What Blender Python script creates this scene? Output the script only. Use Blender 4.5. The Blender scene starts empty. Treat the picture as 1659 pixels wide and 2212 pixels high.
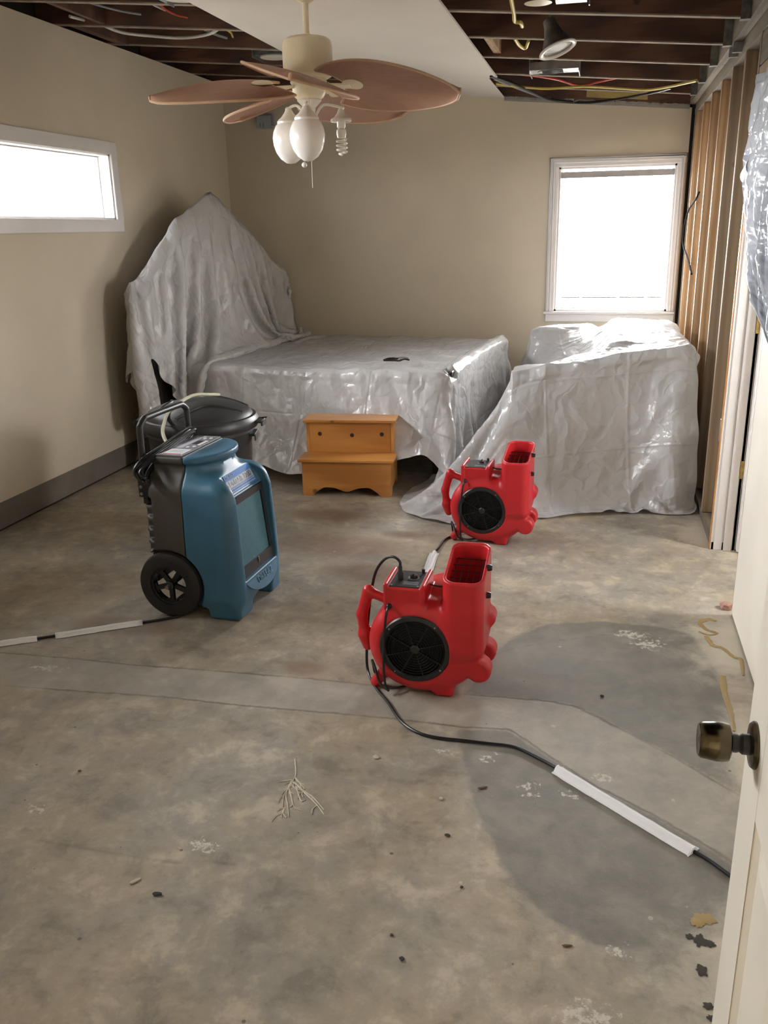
import bpy, bmesh, math, random
import numpy as np
from mathutils import Vector, Matrix

random.seed(7)
rng = np.random.default_rng(11)
SC = bpy.context.scene
COL = SC.collection
PI = math.pi

# ------------------------------------------------------------------ camera
F_PX, YAW, PITCH, ROLL, CAM_H = 1886.5, math.radians(13.964), math.radians(18.068), math.radians(1.198), 1.58
cam_d = bpy.data.cameras.new('camera')
cam = bpy.data.objects.new('camera', cam_d)
COL.objects.link(cam)
cam_d.sensor_fit = 'VERTICAL'
cam_d.sensor_height = 36.0
cam_d.lens = 36.0 * F_PX / 2212.0
cam_d.clip_start = 0.05
_f = Vector((-math.sin(YAW) * math.cos(PITCH), math.cos(YAW) * math.cos(PITCH), -math.sin(PITCH)))
_r = Vector((math.cos(YAW), math.sin(YAW), 0))
_dn = _f.cross(_r)
_r2 = math.cos(ROLL) * _r + math.sin(ROLL) * _dn
_d2 = -math.sin(ROLL) * _r + math.cos(ROLL) * _dn
M = Matrix.Identity(4)
for i in range(3):
    M[i][0], M[i][1], M[i][2] = _r2[i], -_d2[i], -_f[i]
M[2][3] = CAM_H
cam.matrix_world = M
SC.camera = cam

# ------------------------------------------------------------------ daylight and exposure
world = bpy.data.worlds.new('overcast_sky')
SC.world = world
world.use_nodes = True
_bg = world.node_tree.nodes['Background']
_bg.inputs['Color'].default_value = (0.985, 0.99, 1.0, 1)
_bg.inputs['Strength'].default_value = 42.0
SC.view_settings.view_transform = 'Standard'
SC.view_settings.look = 'None'
SC.view_settings.gamma = 1.0
SC.view_settings.use_curve_mapping = False
SC.view_settings.exposure = 0.65
SC.cycles.max_bounces = 12
SC.cycles.diffuse_bounces = 8
SC.cycles.transparent_max_bounces = 12
SC.cycles.sample_clamp_indirect = 6.0
SC.cycles.caustics_reflective = False
SC.cycles.caustics_refractive = False

def portal(loc, rot, sx, sy):
    l = bpy.data.lights.new('window_portal', 'AREA')
    l.shape = 'RECTANGLE'
    l.size, l.size_y = sx, sy
    l.cycles.is_portal = True
    o = bpy.data.objects.new('window_portal', l)
    o.location, o.rotation_euler = loc, rot
    COL.objects.link(o)

# room numbers (metres)
XL, XR, YB, YF = -3.19, 0.60, 7.52, 0.35
def zc(x): return 2.74 - 0.0885 * (x + 3.19)      # underside of the rafters
WIN_L = [(4.0, 5.56, 1.66, 2.07), (1.7, 3.3, 1.66, 2.07)]
WIN_B = (-0.385, 0.505, 0.89, 2.00)
for (a, b, c, d) in WIN_L:
    portal((XL - 0.12, (a + b) / 2, (c + d) / 2), (0, -PI / 2, 0), d - c, b - a)
portal(((WIN_B[0] + WIN_B[1]) / 2, YB + 0.12, (WIN_B[2] + WIN_B[3]) / 2), (-PI / 2, 0, 0), WIN_B[1] - WIN_B[0], WIN_B[3] - WIN_B[2])

# ------------------------------------------------------------------ materials
MATS = {}
class NT:
    def __init__(s, m):
        s.t = m.node_tree; s.n = s.t.nodes; s.l = s.t.links
    def new(s, typ, **kw):
        nd = s.n.new(typ)
        for k, v in kw.items():
            if k.startswith('i_'):
                nd.inputs[k[2:].replace('_', ' ')].default_value = v
            else:
                setattr(nd, k, v)
        return nd
    def link(s, a, b): s.l.new(a, b)
    def math(s, op, a, b=None, clamp=False):
        nd = s.n.new('ShaderNodeMath'); nd.operation = op; nd.use_clamp = clamp
        for i, v in enumerate((a, b)):
            if v is None: continue
            if isinstance(v, (int, float)): nd.inputs[i].default_value = v
            else: s.l.new(v, nd.inputs[i])
        return nd.outputs[0]
    def mix(s, fac, a, b):
        nd = s.n.new('ShaderNodeMix'); nd.data_type = 'RGBA'
        for sock, v in ((nd.inputs[0], fac), (nd.inputs[6], a), (nd.inputs[7], b)):
            if isinstance(v, (int, float)): sock.default_value = v
            elif isinstance(v, tuple): sock.default_value = (*v[:3], 1)
            else: s.l.new(v, sock)
        return nd.outputs[2]
    def noise(s, vec, scale, detail=4, rough=.55, dist=0.0):
        nd = s.n.new('ShaderNodeTexNoise')
        nd.inputs['Scale'].default_value = scale; nd.inputs['Detail'].default_value = detail
        nd.inputs['Roughness'].default_value = rough; nd.inputs['Distortion'].default_value = dist
        if vec is not None: s.l.new(vec, nd.inputs['Vector'])
        return nd.outputs['Fac']
    def ramp(s, fac, lo, hi):
        nd = s.n.new('ShaderNodeMapRange')
        nd.inputs['From Min'].default_value = lo; nd.inputs['From Max'].default_value = hi
        nd.interpolation_type = 'SMOOTHSTEP'
        s.l.new(fac, nd.inputs['Value'])
        return nd.outputs[0]
    def bump(s, h, strength, dist, normal=None):
        nd = s.n.new('ShaderNodeBump')
        nd.inputs['Strength'].default_value = strength; nd.inputs['Distance'].default_value = dist
        s.l.new(h, nd.inputs['Height'])
        if normal is not None: s.l.new(normal, nd.inputs['Normal'])
        return nd.outputs[0]

def mat(name, col, rough=.6, metal=0.0, var=.06, vscale=9.0, bump=0.0, bscale=60.0, coat=0.0, spec=.5, rvar=.1):
    """Principled surface with slight tonal mottling and fine relief."""
    if name in MATS: return MATS[name]
    m = bpy.data.materials.new(name); m.use_nodes = True
    t = NT(m); p = t.n['Principled BSDF']
    co = t.new('ShaderNodeTexCoord').outputs['Object']
    nz = t.noise(co, vscale, 5)
    lo = tuple(c * (1 - var * 1.6) for c in col); hi = tuple(min(1, c * (1 + var)) for c in col)
    t.link(t.mix(t.ramp(nz, .3, .7), lo, hi), p.inputs['Base Color'])
    r = t.new('ShaderNodeMapRange'); t.link(nz, r.inputs['Value'])
    r.inputs['To Min'].default_value = max(.02, rough - rvar); r.inputs['To Max'].default_value = min(1, rough + rvar)
    t.link(r.outputs[0], p.inputs['Roughness'])
    p.inputs['Metallic'].default_value = metal
    p.inputs['Specular IOR Level'].default_value = spec
    p.inputs['Coat Weight'].default_value = coat
    if bump:
        t.link(t.bump(t.noise(co, bscale, 3), bump, .004), p.inputs['Normal'])
    MATS[name] = m
    return m

def wood(name, c1, c2, axis='X', scale=1.0, rough=.5, knots=(), coat=0.0, hue=0.0, dirt=0.0):
    if name in MATS: return MATS[name]
    m = bpy.data.materials.new(name); m.use_nodes = True
    t = NT(m); p = t.n['Principled BSDF']
    co = t.new('ShaderNodeTexCoord').outputs['Object']
    rnd = t.new('ShaderNodeObjectInfo').outputs['Random']
    mp = t.new('ShaderNodeMapping')
    st = {'X': (1.2, 14, 14), 'Y': (14, 1.2, 14), 'Z': (14, 14, 1.2)}[axis]
    mp.inputs['Scale'].default_value = tuple(v * scale for v in st)
    t.link(co, mp.inputs['Vector'])
    off = t.new('ShaderNodeCombineXYZ'); 
    for k in range(3): t.link(t.math('MULTIPLY', rnd, 37.0 + 9 * k), off.inputs[k])
    t.link(off.outputs[0], mp.inputs['Location'])
    g = t.noise(mp.outputs[0], 1.6, 6, .62, 1.4)
    w = t.new('ShaderNodeTexWave'); w.inputs['Scale'].default_value = .55; w.inputs['Distortion'].default_value = 6.0
    w.inputs['Detail'].default_value = 3
    t.link(mp.outputs[0], w.inputs['Vector'])
    f = t.math('ADD', t.math('MULTIPLY', g, .65), t.math('MULTIPLY', w.outputs['Fac'], .35))
    c = t.mix(t.ramp(f, .3, .72), c1, c2)
    kp = t.new('ShaderNodeVectorMath'); kp.operation = 'ADD'; t.link(co, kp.inputs[0]); t.link(off.outputs[0], kp.inputs[1])
    vo = t.new('ShaderNodeTexVoronoi'); vo.inputs['Scale'].default_value = 7.0
    t.link(kp.outputs[0], vo.inputs['Vector'])
    ksep = t.new('ShaderNodeSeparateColor'); t.link(vo.outputs['Color'], ksep.inputs[0])
    kn = t.math('MULTIPLY', t.ramp(vo.outputs['Distance'], .15, .07), t.math('GREATER_THAN', ksep.outputs[0], .55))
    c = t.mix(t.math('MULTIPLY', kn, .75), c, tuple(v * .25 for v in c1))
    if hue:
        c = t.mix(t.math('MULTIPLY', rnd, hue), c, (0.12, 0.105, 0.08))
    if dirt:
        c = t.mix(t.math('MULTIPLY', t.ramp(t.noise(co, 3.0, 5), .4, .75), dirt), c, (.03, .025, .02))
    t.link(c, p.inputs['Base Color'])
    p.inputs['Roughness'].default_value = rough
    p.inputs['Coat Weight'].default_value = coat
    p.inputs['Coat Roughness'].default_value = .25
    t.link(t.bump(f, .12, .004), p.inputs['Normal'])
    MATS[name] = m
    return m

def sheet_plastic(name, col, trans=.3, rough=.32, crease=.5):
    m = bpy.data.materials.new(name); m.use_nodes = True
    t = NT(m); p = t.n['Principled BSDF']
    uv = t.new('ShaderNodeTexCoord').outputs['UV']
    sep = t.new('ShaderNodeSeparateXYZ'); t.link(uv, sep.inputs[0])
    def fold(o, period, off):
        a = t.math('FRACT', t.math('ADD', t.math('DIVIDE', o, period), off))
        d = t.math('ABSOLUTE', t.math('SUBTRACT', a, .5))
        return t.math('SUBTRACT', 1.0, t.math('DIVIDE', t.math('MINIMUM', d, .03), .03))
    folds = t.math('ADD', fold(sep.outputs[0], .46, .2), fold(sep.outputs[1], .38, .4))
    vo = t.new('ShaderNodeTexVoronoi'); vo.feature = 'F2'; vo.inputs['Scale'].default_value = 5.5
    wv = t.new('ShaderNodeVectorMath'); wv.operation = 'ADD'
    nz3 = t.new('ShaderNodeTexNoise'); nz3.inputs['Scale'].default_value = 4.0; nz3.inputs['Detail'].default_value = 3
    t.link(uv, nz3.inputs['Vector'])
    sc = t.new('ShaderNodeVectorMath'); sc.operation = 'SCALE'; sc.inputs['Scale'].default_value = .35
    t.link(nz3.outputs['Color'], sc.inputs[0]); t.link(uv, wv.inputs[0]); t.link(sc.outputs[0], wv.inputs[1])
    t.link(wv.outputs[0], vo.inputs['Vector'])
    b1 = t.bump(vo.outputs['Distance'], .55 * crease, .05)
    b2 = t.bump(t.noise(uv, 22, 4, .6, 1.0), .22 * crease, .012, b1)
    b3 = t.bump(folds, .5 * crease, .006, b2)
    p.inputs['Base Color'].default_value = (*col, 1)
    p.inputs['Roughness'].default_value = rough
    p.inputs['Specular IOR Level'].default_value = .55
    t.link(b3, p.inputs['Normal'])
    tr = t.new('ShaderNodeBsdfTranslucent'); tr.inputs['Color'].default_value = (*col, 1)
    t.link(b3, tr.inputs['Normal'])
    mx = t.new('ShaderNodeMixShader'); mx.inputs[0].default_value = trans
    t.link(p.outputs[0], mx.inputs[1]); t.link(tr.outputs[0], mx.inputs[2])
    t.link(mx.outputs[0], t.n['Material Output'].inputs['Surface'])
    MATS[name] = m
    return m

def clear_glass(name, tint=(1, 1, 1), gloss=.08):
    m = bpy.data.materials.new(name); m.use_nodes = True
    t = NT(m); t.n.remove(t.n['Principled BSDF'])
    a = t.new('ShaderNodeBsdfTransparent'); a.inputs['Color'].default_value = (*tint, 1)
    g = t.new('ShaderNodeBsdfGlossy'); g.inputs['Roughness'].default_value = .02
    fr = t.new('ShaderNodeFresnel'); fr.inputs['IOR'].default_value = 1.45
    mx = t.new('ShaderNodeMixShader')
    t.link(t.math('MULTIPLY', fr.outputs[0], gloss * 10), mx.inputs[0])
    t.link(a.outputs[0], mx.inputs[1]); t.link(g.outputs[0], mx.inputs[2])
    t.link(mx.outputs[0], t.n['Material Output'].inputs['Surface'])
    MATS[name] = m
    return m

M_WALL = mat('beige_wall_paint', (.60, .53, .415), .75, var=.03, vscale=2.0, bump=.08, bscale=140)
M_CEIL = mat('white_ceiling_paint', (.64, .60, .55), .8, var=.02, vscale=2.5, bump=.08, bscale=120)
M_TRIM = mat('white_trim_paint', (.76, .74, .73), .38, var=.02, vscale=4)
M_DOORP = mat('cream_door_paint', (.80, .76, .67), .42, var=.02, vscale=4, bump=.03, bscale=90)
M_BASE = mat('taupe_base_band', (.165, .142, .115), .7, var=.08, vscale=5)
M_GAP = mat('painted_gap_shade', (.012, .011, .010), .9)
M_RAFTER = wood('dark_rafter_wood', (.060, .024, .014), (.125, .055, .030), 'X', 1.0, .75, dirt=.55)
M_RAFTEDGE = mat('painted_rafter_edge_light', (.23, .18, .13), .8, var=.2, vscale=14)  # paler tone paints the light along the rafters' bottom edges
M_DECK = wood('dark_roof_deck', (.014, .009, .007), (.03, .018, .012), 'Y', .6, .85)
M_STUD = wood('fir_stud_wood', (.33, .185, .085), (.50, .315, .165), 'Z', 1.0, .65, hue=.8)
M_PLATE = wood('grey_plate_wood', (.11, .088, .062), (.21, .17, .12), 'Y', .8, .75, hue=.4)
M_STEEL = mat('galvanised_steel', (.42, .43, .44), .38, metal=1.0, var=.12, vscale=20)
M_BRASS = mat('aged_brass', (.48, .36, .13), .38, metal=1.0, var=.2, vscale=30)
M_BRONZE = mat('dark_bronze', (.115, .095, .062), .22, metal=1.0, var=.15, vscale=30)
M_PINE = wood('honey_pine', (.40, .165, .035), (.58, .27, .070), 'X', .55, .32, coat=.35)
M_KNOT = mat('dark_wood_plug', (.05, .018, .008), .5)
M_RED = mat('red_moulded_plastic', (.50, .016, .022), .36, var=.04, vscale=7, bump=.06, bscale=220)
M_BLACK = mat('black_plastic', (.012, .012, .013), .42, var=.1)
M_RUBBER = mat('black_rubber', (.014, .013, .012), .62, var=.15, vscale=14)
M_CORD = mat('black_cord', (.010, .010, .011), .35)
M_BLUE = mat('blue_moulded_plastic', (.038, .128, .210), .42, var=.06, vscale=5, bump=.06, bscale=220)
M_GREY = mat('charcoal_moulded_plastic', (.060, .056, .052), .45, var=.08, vscale=5, bump=.08, bscale=220)
M_CANB = mat('black_bin_plastic', (.022, .022, .024), .42, var=.15, vscale=9)
M_TAPE = mat('white_gaffer_tape', (.80, .80, .82), .5, var=.03)
M_IVORY = mat('ivory_enamel', (.80, .71, .53), .38, var=.02)
M_WHITEM = mat('white_enamel', (.74, .71, .64), .3, var=.02)
M_FROST = mat('frosted_glass', (.86, .83, .78), .25, var=.01)
M_FBULB = mat('bulb_glass', (.80, .78, .72), .2, var=.02)
M_PLAST = sheet_plastic('milky_plastic_sheet', (.57, .565, .565), .20, .24, .8)
M_CURT = sheet_plastic('glossy_plastic_sheet', (.38, .40, .44), .22, .18, .7)
M_GLASS = clear_glass('window_glass')
M_MATT = mat('mattress_ticking', (.55, .53, .48), .85)
M_DKWOOD = mat('black_bed_wood', (.018, .014, .012), .35)
M_SOFA = mat('grey_sofa_fabric', (.16, .15, .14), .9, bump=.2, bscale=300)
M_HOSE = mat('clear_vinyl_hose', (.66, .66, .52), .22)
M_LABEL = mat('white_label', (.78, .80, .82), .4)
M_REDINK = mat('red_print', (.60, .05, .04), .5)
M_PANEL = mat('grey_panel_film', (.17, .17, .19), .35)
M_STICK = mat('blue_sticker', (.05, .18, .52), .6, spec=.2)
M_SILVER = mat('silver_print', (.36, .38, .42), .55, spec=.2)
M_TEAL = mat('teal_coil_fins', (.10, .30, .25), .45, var=.1, vscale=40)
M_DKTEAL = mat('dark_coil_gap', (.012, .05, .045), .6)
M_YEL = mat('yellow_cable', (.52, .40, .10), .5)
M_WCAB = mat('white_cable', (.62, .60, .55), .5)
M_RCAB = mat('red_cable', (.45, .05, .03), .5)
M_GCAB = mat('grey_cable', (.22, .23, .24), .5)
M_FOAM = mat('yellow_foam_scrap', (.42, .33, .12), .9, bump=.4, bscale=60)
M_PAPER = mat('grey_gypsum_scrap', (.30, .28, .26), .9, bump=.4, bscale=80)
M_SPLAT = mat('dried_white_paint', (.56, .50, .40), .6)
M_GLUE = mat('amber_glue', (.36, .25, .09), .45)
M_DIRT = mat('dark_grime', (.055, .048, .04), .9)
M_CHIP = mat('brown_chip', (.14, .08, .045), .8)
M_PALE = mat('pale_chip', (.52, .47, .38), .8)
M_TERRA = mat('pink_masonry_chunk', (.42, .24, .19), .9, bump=.4, bscale=70)
M_BEIGEB = mat('beige_shade_roll', (.36, .34, .33), .6)

def palm_material():
    m = bpy.data.materials.new('woven_palm'); m.use_nodes = True
    t = NT(m); p = t.n['Principled BSDF']
    uv = t.new('ShaderNodeTexCoord').outputs['UV']
    w = t.new('ShaderNodeTexWave'); w.bands_direction = 'Y'; w.inputs['Scale'].default_value = 14; w.inputs['Distortion'].default_value = .6
    t.link(uv, w.inputs['Vector'])
    nz = t.noise(uv, 6, 5)
    c = t.mix(nz, (.34, .185, .125), (.50, .30, .21))
    c = t.mix(t.math('MULTIPLY', w.outputs['Fac'], .35), c, (.24, .12, .08))
    t.link(c, p.inputs['Base Color']); p.inputs['Roughness'].default_value = .6
    t.link(t.bump(w.outputs['Fac'], .35, .003), p.inputs['Normal'])
    return m
M_PALM = palm_material()
M_PALMRIM = mat('palm_rim', (.52, .34, .22), .6)

# ------------------------------------------------------------------ mesh helpers
def tag(o, label=None, cat=None, group=None, kind=None):
    if label: o['label'] = label
    if cat: o['category'] = cat
    if group: o['group'] = group
    if kind: o['kind'] = kind
    return o

def empty(name, loc=(0, 0, 0), rz=0.0):
    o = bpy.data.objects.new(name, None)
    o.empty_display_size = .1
    o.location = loc; o.rotation_euler = (0, 0, rz)
    COL.objects.link(o)
    return o

class MB:
    def __init__(s): s.v = []; s.f = []; s.mi = []; s.uv = None
    def add(s, vs, fs, mi=0):
        b = len(s.v)
        s.v += [tuple(map(float, p)) for p in vs]
        s.f += [tuple(i + b for i in f) for f in fs]
        s.mi += [mi] * len(fs)
        return s
    def box(s, a, b, mi=0):
        (x0, y0, z0), (x1, y1, z1) = a, b
        vs = [(x0, y0, z0), (x1, y0, z0), (x1, y1, z0), (x0, y1, z0), (x0, y0, z1), (x1, y0, z1), (x1, y1, z1), (x0, y1, z1)]
        return s.add(vs, [(0, 3, 2, 1), (4, 5, 6, 7), (0, 1, 5, 4), (1, 2, 6, 5), (2, 3, 7, 6), (3, 0, 4, 7)], mi)
    def obox(s, c, half, R, mi=0):
        R = Matrix(R) if not isinstance(R, Matrix) else R
        vs = []
        for z in (-1, 1):
            for x, y in ((-1, -1), (1, -1), (1, 1), (-1, 1)):
                vs.append(Vector(c) + R @ Vector((x * half[0], y * half[1], z * half[2])))
        return s.add(vs, [(0, 3, 2, 1), (4, 5, 6, 7), (0, 1, 5, 4), (1, 2, 6, 5), (2, 3, 7, 6), (3, 0, 4, 7)], mi)
    def lathe(s, prof, n=32, c=(0, 0, 0), axis='Z', mi=0, cap=True, a0=0, a1=2 * PI):
        full = abs(a1 - a0 - 2 * PI) < 1e-6
        m = n if full else n + 1
        vs = []
        for r, h in prof:
            for k in range(m):
                a = a0 + (a1 - a0) * k / n
                x, y = r * math.cos(a), r * math.sin(a)
                p = {'Z': (x, y, h), 'Y': (x, h, y), 'X': (h, x, y)}[axis]
                vs.append((p[0] + c[0], p[1] + c[1], p[2] + c[2]))
        fs = []
        flip = axis == 'Y'
        for i in range(len(prof) - 1):
            for k in range(n):
                k2 = (k + 1) % m if full else k + 1
                q = (i * m + k, i * m + k2, (i + 1) * m + k2, (i + 1) * m + k)
                fs.append(q[::-1] if flip else q)
        if cap and full:
            if prof[0][0] > 1e-6: fs.append(tuple(range(m))[::-1] if not flip else tuple(range(m)))
            if prof[-1][0] > 1e-6:
                t = tuple(range((len(prof) - 1) * m, len(prof) * m)); fs.append(t if not flip else t[::-1])
        return s.add(vs, fs, mi)
    def tube(s, pts, r, n=8, closed=False, mi=0, smooth=4):
        P = spline(pts, smooth, closed) if smooth else [Vector(p) for p in pts]
        N = len(P)
        rr = r if hasattr(r, '__len__') else None
        vs = []; up = None
        for i, p in enumerate(P):
            if closed: d = P[(i + 1) % N] - P[i - 1]
            else: d = P[min(i + 1, N - 1)] - P[max(i - 1, 0)]
            if d.length < 1e-9: d = Vector((0, 0, 1))
            d.normalize()
            if up is None:
                up = Vector((0, 0, 1)) if abs(d.z) < .9 else Vector((1, 0, 0))
            a = (up - d * up.dot(d))
            if a.length < 1e-6: a = d.orthogonal()
            a.normalize(); b = d.cross(a); up = a
            rad = r if rr is None else rr[0] + (rr[1] - rr[0]) * i / (N - 1)
            for k in range(n):
                t = 2 * PI * k / n
                vs.append(p + (a * math.cos(t) + b * math.sin(t)) * rad)
        fs = []
        for i in range(N if closed else N - 1):
            j = (i + 1) % N
            for k in range(n):
                k2 = (k + 1) % n
                fs.append((i * n + k, i * n + k2, j * n + k2, j * n + k))
        if not closed:
            fs.append(tuple(range(n))[::-1]); fs.append(tuple(range((N - 1) * n, N * n)))
        return s.add(vs, fs, mi)
    def prism(s, poly, z0, z1, frame=None, mi=0):
        """poly in 2D, extruded from z0 to z1; frame maps (a, b, h) to a point"""
        fr = frame or (lambda a, b, h: (a, b, h))
        n = len(poly)
        vs = [fr(a, b, z0) for a, b in poly] + [fr(a, b, z1) for a, b in poly]
        fs = [tuple(range(n))[::-1], tuple(range(n, 2 * n))] + [(i, (i + 1) % n, n + (i + 1) % n, n + i) for i in range(n)]
        return s.add(vs, fs, mi)
    def sphere(s, c, r, n=12, mi=0, sc=(1, 1, 1)):
        prof = [(r * math.sin(PI * i / n), -r * math.cos(PI * i / n)) for i in range(n + 1)]
        b = len(s.v)
        s.lathe(prof, n * 2, (0, 0, 0), 'Z', mi, cap=False)
        for i in range(b, len(s.v)):
            p = s.v[i]; s.v[i] = (p[0] * sc[0] + c[0], p[1] * sc[1] + c[1], p[2] * sc[2] + c[2])
        return s
    def build(s, name, mats, parent=None, smooth=False, bevel=0.0, label=None, kind=None, recalc=True, angle=35):
        me = bpy.data.meshes.new(name)
        me.from_pydata(s.v, [], s.f)
        if not isinstance(mats, (list, tuple)): mats = [mats]
        for m in mats: me.materials.append(m)
        if len(mats) > 1: me.polygons.foreach_set('material_index', s.mi)
        if recalc:
            bm = bmesh.new(); bm.from_mesh(me)
            bmesh.ops.remove_doubles(bm, verts=bm.verts, dist=1e-6)
            bmesh.ops.recalc_face_normals(bm, faces=bm.faces)
            bm.to_mesh(me); bm.free()
        if smooth:
            me.shade_smooth()
            if angle: me.set_sharp_from_angle(angle=math.radians(angle))
        o = bpy.data.objects.new(name, me)
        COL.objects.link(o)
        if parent is not None: o.parent = parent
        if bevel:
            b = o.modifiers.new('edges', 'BEVEL'); b.width = bevel; b.segments = 2; b.limit_method = 'ANGLE'
        if label: o['label'] = label
        if kind: o['kind'] = kind
        return o

def spline(pts, sub=4, closed=False):
    P = [Vector(p) for p in pts]; N = len(P)
    if N < 3 or not sub: return P
    out = []
    rngi = range(N) if closed else range(N - 1)
    for i in rngi:
        p0 = P[i - 1] if (i > 0 or closed) else P[0] * 2 - P[1]
        p1 = P[i]; p2 = P[(i + 1) % N]
        p3 = P[(i + 2) % N] if (closed or i + 2 < N) else P[-1] * 2 - P[-2]
        for k in range(sub):
            t = k / sub
            out.append(.5 * ((2 * p1) + (p2 - p0) * t + (2 * p0 - 5 * p1 + 4 * p2 - p3) * t * t + (3 * p1 - p0 - 3 * p2 + p3) * t ** 3))
    if not closed: out.append(P[-1])
    return out

def text(name, body, size, loc, rot, m, parent, extrude=.0006, align='CENTER', sx=1.0):
    c = bpy.data.curves.new(name, 'FONT')
    c.body = body; c.size = size; c.extrude = extrude; c.align_x = align; c.align_y = 'CENTER'
    c.materials.append(m)
    tmp = bpy.data.objects.new(name, c); COL.objects.link(tmp)
    bpy.context.view_layer.update()
    me = bpy.data.meshes.new_from_object(tmp)
    bpy.data.objects.remove(tmp)
    o = bpy.data.objects.new(name, me)
    o.location = loc; o.rotation_euler = rot; o.scale = (sx, 1, 1)
    COL.objects.link(o); o.parent = parent
    return o

# signed distance fields and a surface-nets mesher for moulded plastic shells
def sd_box(x, y, z, c, h, r=0.0):
    qx, qy, qz = np.abs(x - c[0]) - h[0] + r, np.abs(y - c[1]) - h[1] + r, np.abs(z - c[2]) - h[2] + r
    o = np.sqrt(np.maximum(qx, 0) ** 2 + np.maximum(qy, 0) ** 2 + np.maximum(qz, 0) ** 2)
    return o + np.minimum(np.maximum(qx, np.maximum(qy, qz)), 0) - r
def sd_cyl(a, b, h, ca, cb, R, h0, h1, r=0.0):
    d = np.sqrt((a - ca) ** 2 + (b - cb) ** 2) - R + r
    e = np.abs(h - (h0 + h1) / 2) - (h1 - h0) / 2 + r
    return np.minimum(np.maximum(d, e), 0) + np.sqrt(np.maximum(d, 0) ** 2 + np.maximum(e, 0) ** 2) - r
def sd_cap(x, y, z, a, b, r0, r1=None):
    a = np.array(a, float); b = np.array(b, float); d = b - a
    t = np.clip(((x - a[0]) * d[0] + (y - a[1]) * d[1] + (z - a[2]) * d[2]) / (d @ d), 0, 1)
    rr = r0 if r1 is None else r0 + (r1 - r0) * t
    return np.sqrt((x - a[0] - t * d[0]) ** 2 + (y - a[1] - t * d[1]) ** 2 + (z - a[2] - t * d[2]) ** 2) - rr
def smin(a, b, k):
    h = np.clip(.5 + .5 * (b - a) / k, 0, 1)
    return b + (a - b) * h - k * h * (1 - h)
def smax(a, b, k): return -smin(-a, -b, k)

def surface_nets(fn, lo, hi, h):
    n = [int(math.ceil((hi[i] - lo[i]) / h)) + 1 for i in range(3)]
    ax = [lo[i] + h * np.arange(n[i], dtype=np.float32) for i in range(3)]
    X, Y, Z = np.meshgrid(*ax, indexing='ij')
    V = fn(X, Y, Z).astype(np.float32)
    neg = V < 0
    def cn(i, j, k, A): return A[i:n[0] - 1 + i, j:n[1] - 1 + j, k:n[2] - 1 + k]
    cnt = sum(cn(i, j, k, neg).astype(np.int8) for i in (0, 1) for j in (0, 1) for k in (0, 1))
    act = (cnt > 0) & (cnt < 8)
    idx = np.full(act.shape, -1, np.int64); ids = np.argwhere(act); idx[act] = np.arange(len(ids))
    acc = np.zeros((len(ids), 3), np.float32); num = np.zeros(len(ids), np.float32)
    corners = [(i, j, k) for i in (0, 1) for j in (0, 1) for k in (0, 1)]
    for a in corners:
        for d in range(3):
            if a[d]: continue
            b = list(a); b[d] = 1
            va = V[ids[:, 0] + a[0], ids[:, 1] + a[1], ids[:, 2] + a[2]]
            vb = V[ids[:, 0] + b[0], ids[:, 1] + b[1], ids[:, 2] + b[2]]
            s = (va < 0) != (vb < 0)
            t = np.where(s, va / np.where(va == vb, 1, va - vb), 0)
            p = np.repeat(np.array(a, np.float32)[None], len(ids), 0); p[:, d] = t
            acc[s] += p[s]; num[s] += 1
    P = (ids + acc / num[:, None]) * h + np.array(lo, np.float32)
    F = []
    for d in range(3):
        e, g = (d + 1) % 3, (d + 2) % 3
        sl0 = [slice(None)] * 3; sl1 = [slice(None)] * 3
        sl0[d] = slice(0, n[d] - 1); sl1[d] = slice(1, n[d])
        A = neg[tuple(sl0)]; B = neg[tuple(sl1)]
        w = np.argwhere(A != B)
        w = w[(w[:, e] > 0) & (w[:, e] < n[e] - 1) & (w[:, g] > 0) & (w[:, g] < n[g] - 1)]
        sgn = A[w[:, 0], w[:, 1], w[:, 2]]
        q = []
        for (de, dg) in ((0, 0), (1, 0), (1, 1), (0, 1)):
            c = w.copy(); c[:, e] -= de; c[:, g] -= dg
            q.append(idx[c[:, 0], c[:, 1], c[:, 2]])
        q = np.stack(q, 1)
        q[~sgn] = q[~sgn][:, ::-1]
        F.append(q)
    return P, np.concatenate(F)

def np_mesh(name, P, F, m, parent=None, smooth=True, uv=None):
    me = bpy.data.meshes.new(name)
    nv, nf = len(P), len(F)
    me.vertices.add(nv); me.vertices.foreach_set('co', np.asarray(P, np.float32).ravel())
    me.loops.add(nf * 4); me.loops.foreach_set('vertex_index', np.asarray(F, np.int32).ravel())
    me.polygons.add(nf); me.polygons.foreach_set('loop_start', np.arange(0, nf * 4, 4, dtype=np.int32))
    me.update(calc_edges=True); me.validate()
    if uv is not None:
        l = me.uv_layers.new(name='sheet')
        l.data.foreach_set('uv', np.asarray(uv, np.float32)[np.asarray(F).ravel()].ravel())
    me.materials.append(m)
    if smooth: me.shade_smooth()
    o = bpy.data.objects.new(name, me); COL.objects.link(o)
    if parent is not None: o.parent = parent
    return o


# ================================================================== SETTING
def struct(o): o['kind'] = 'structure'; return o

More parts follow.
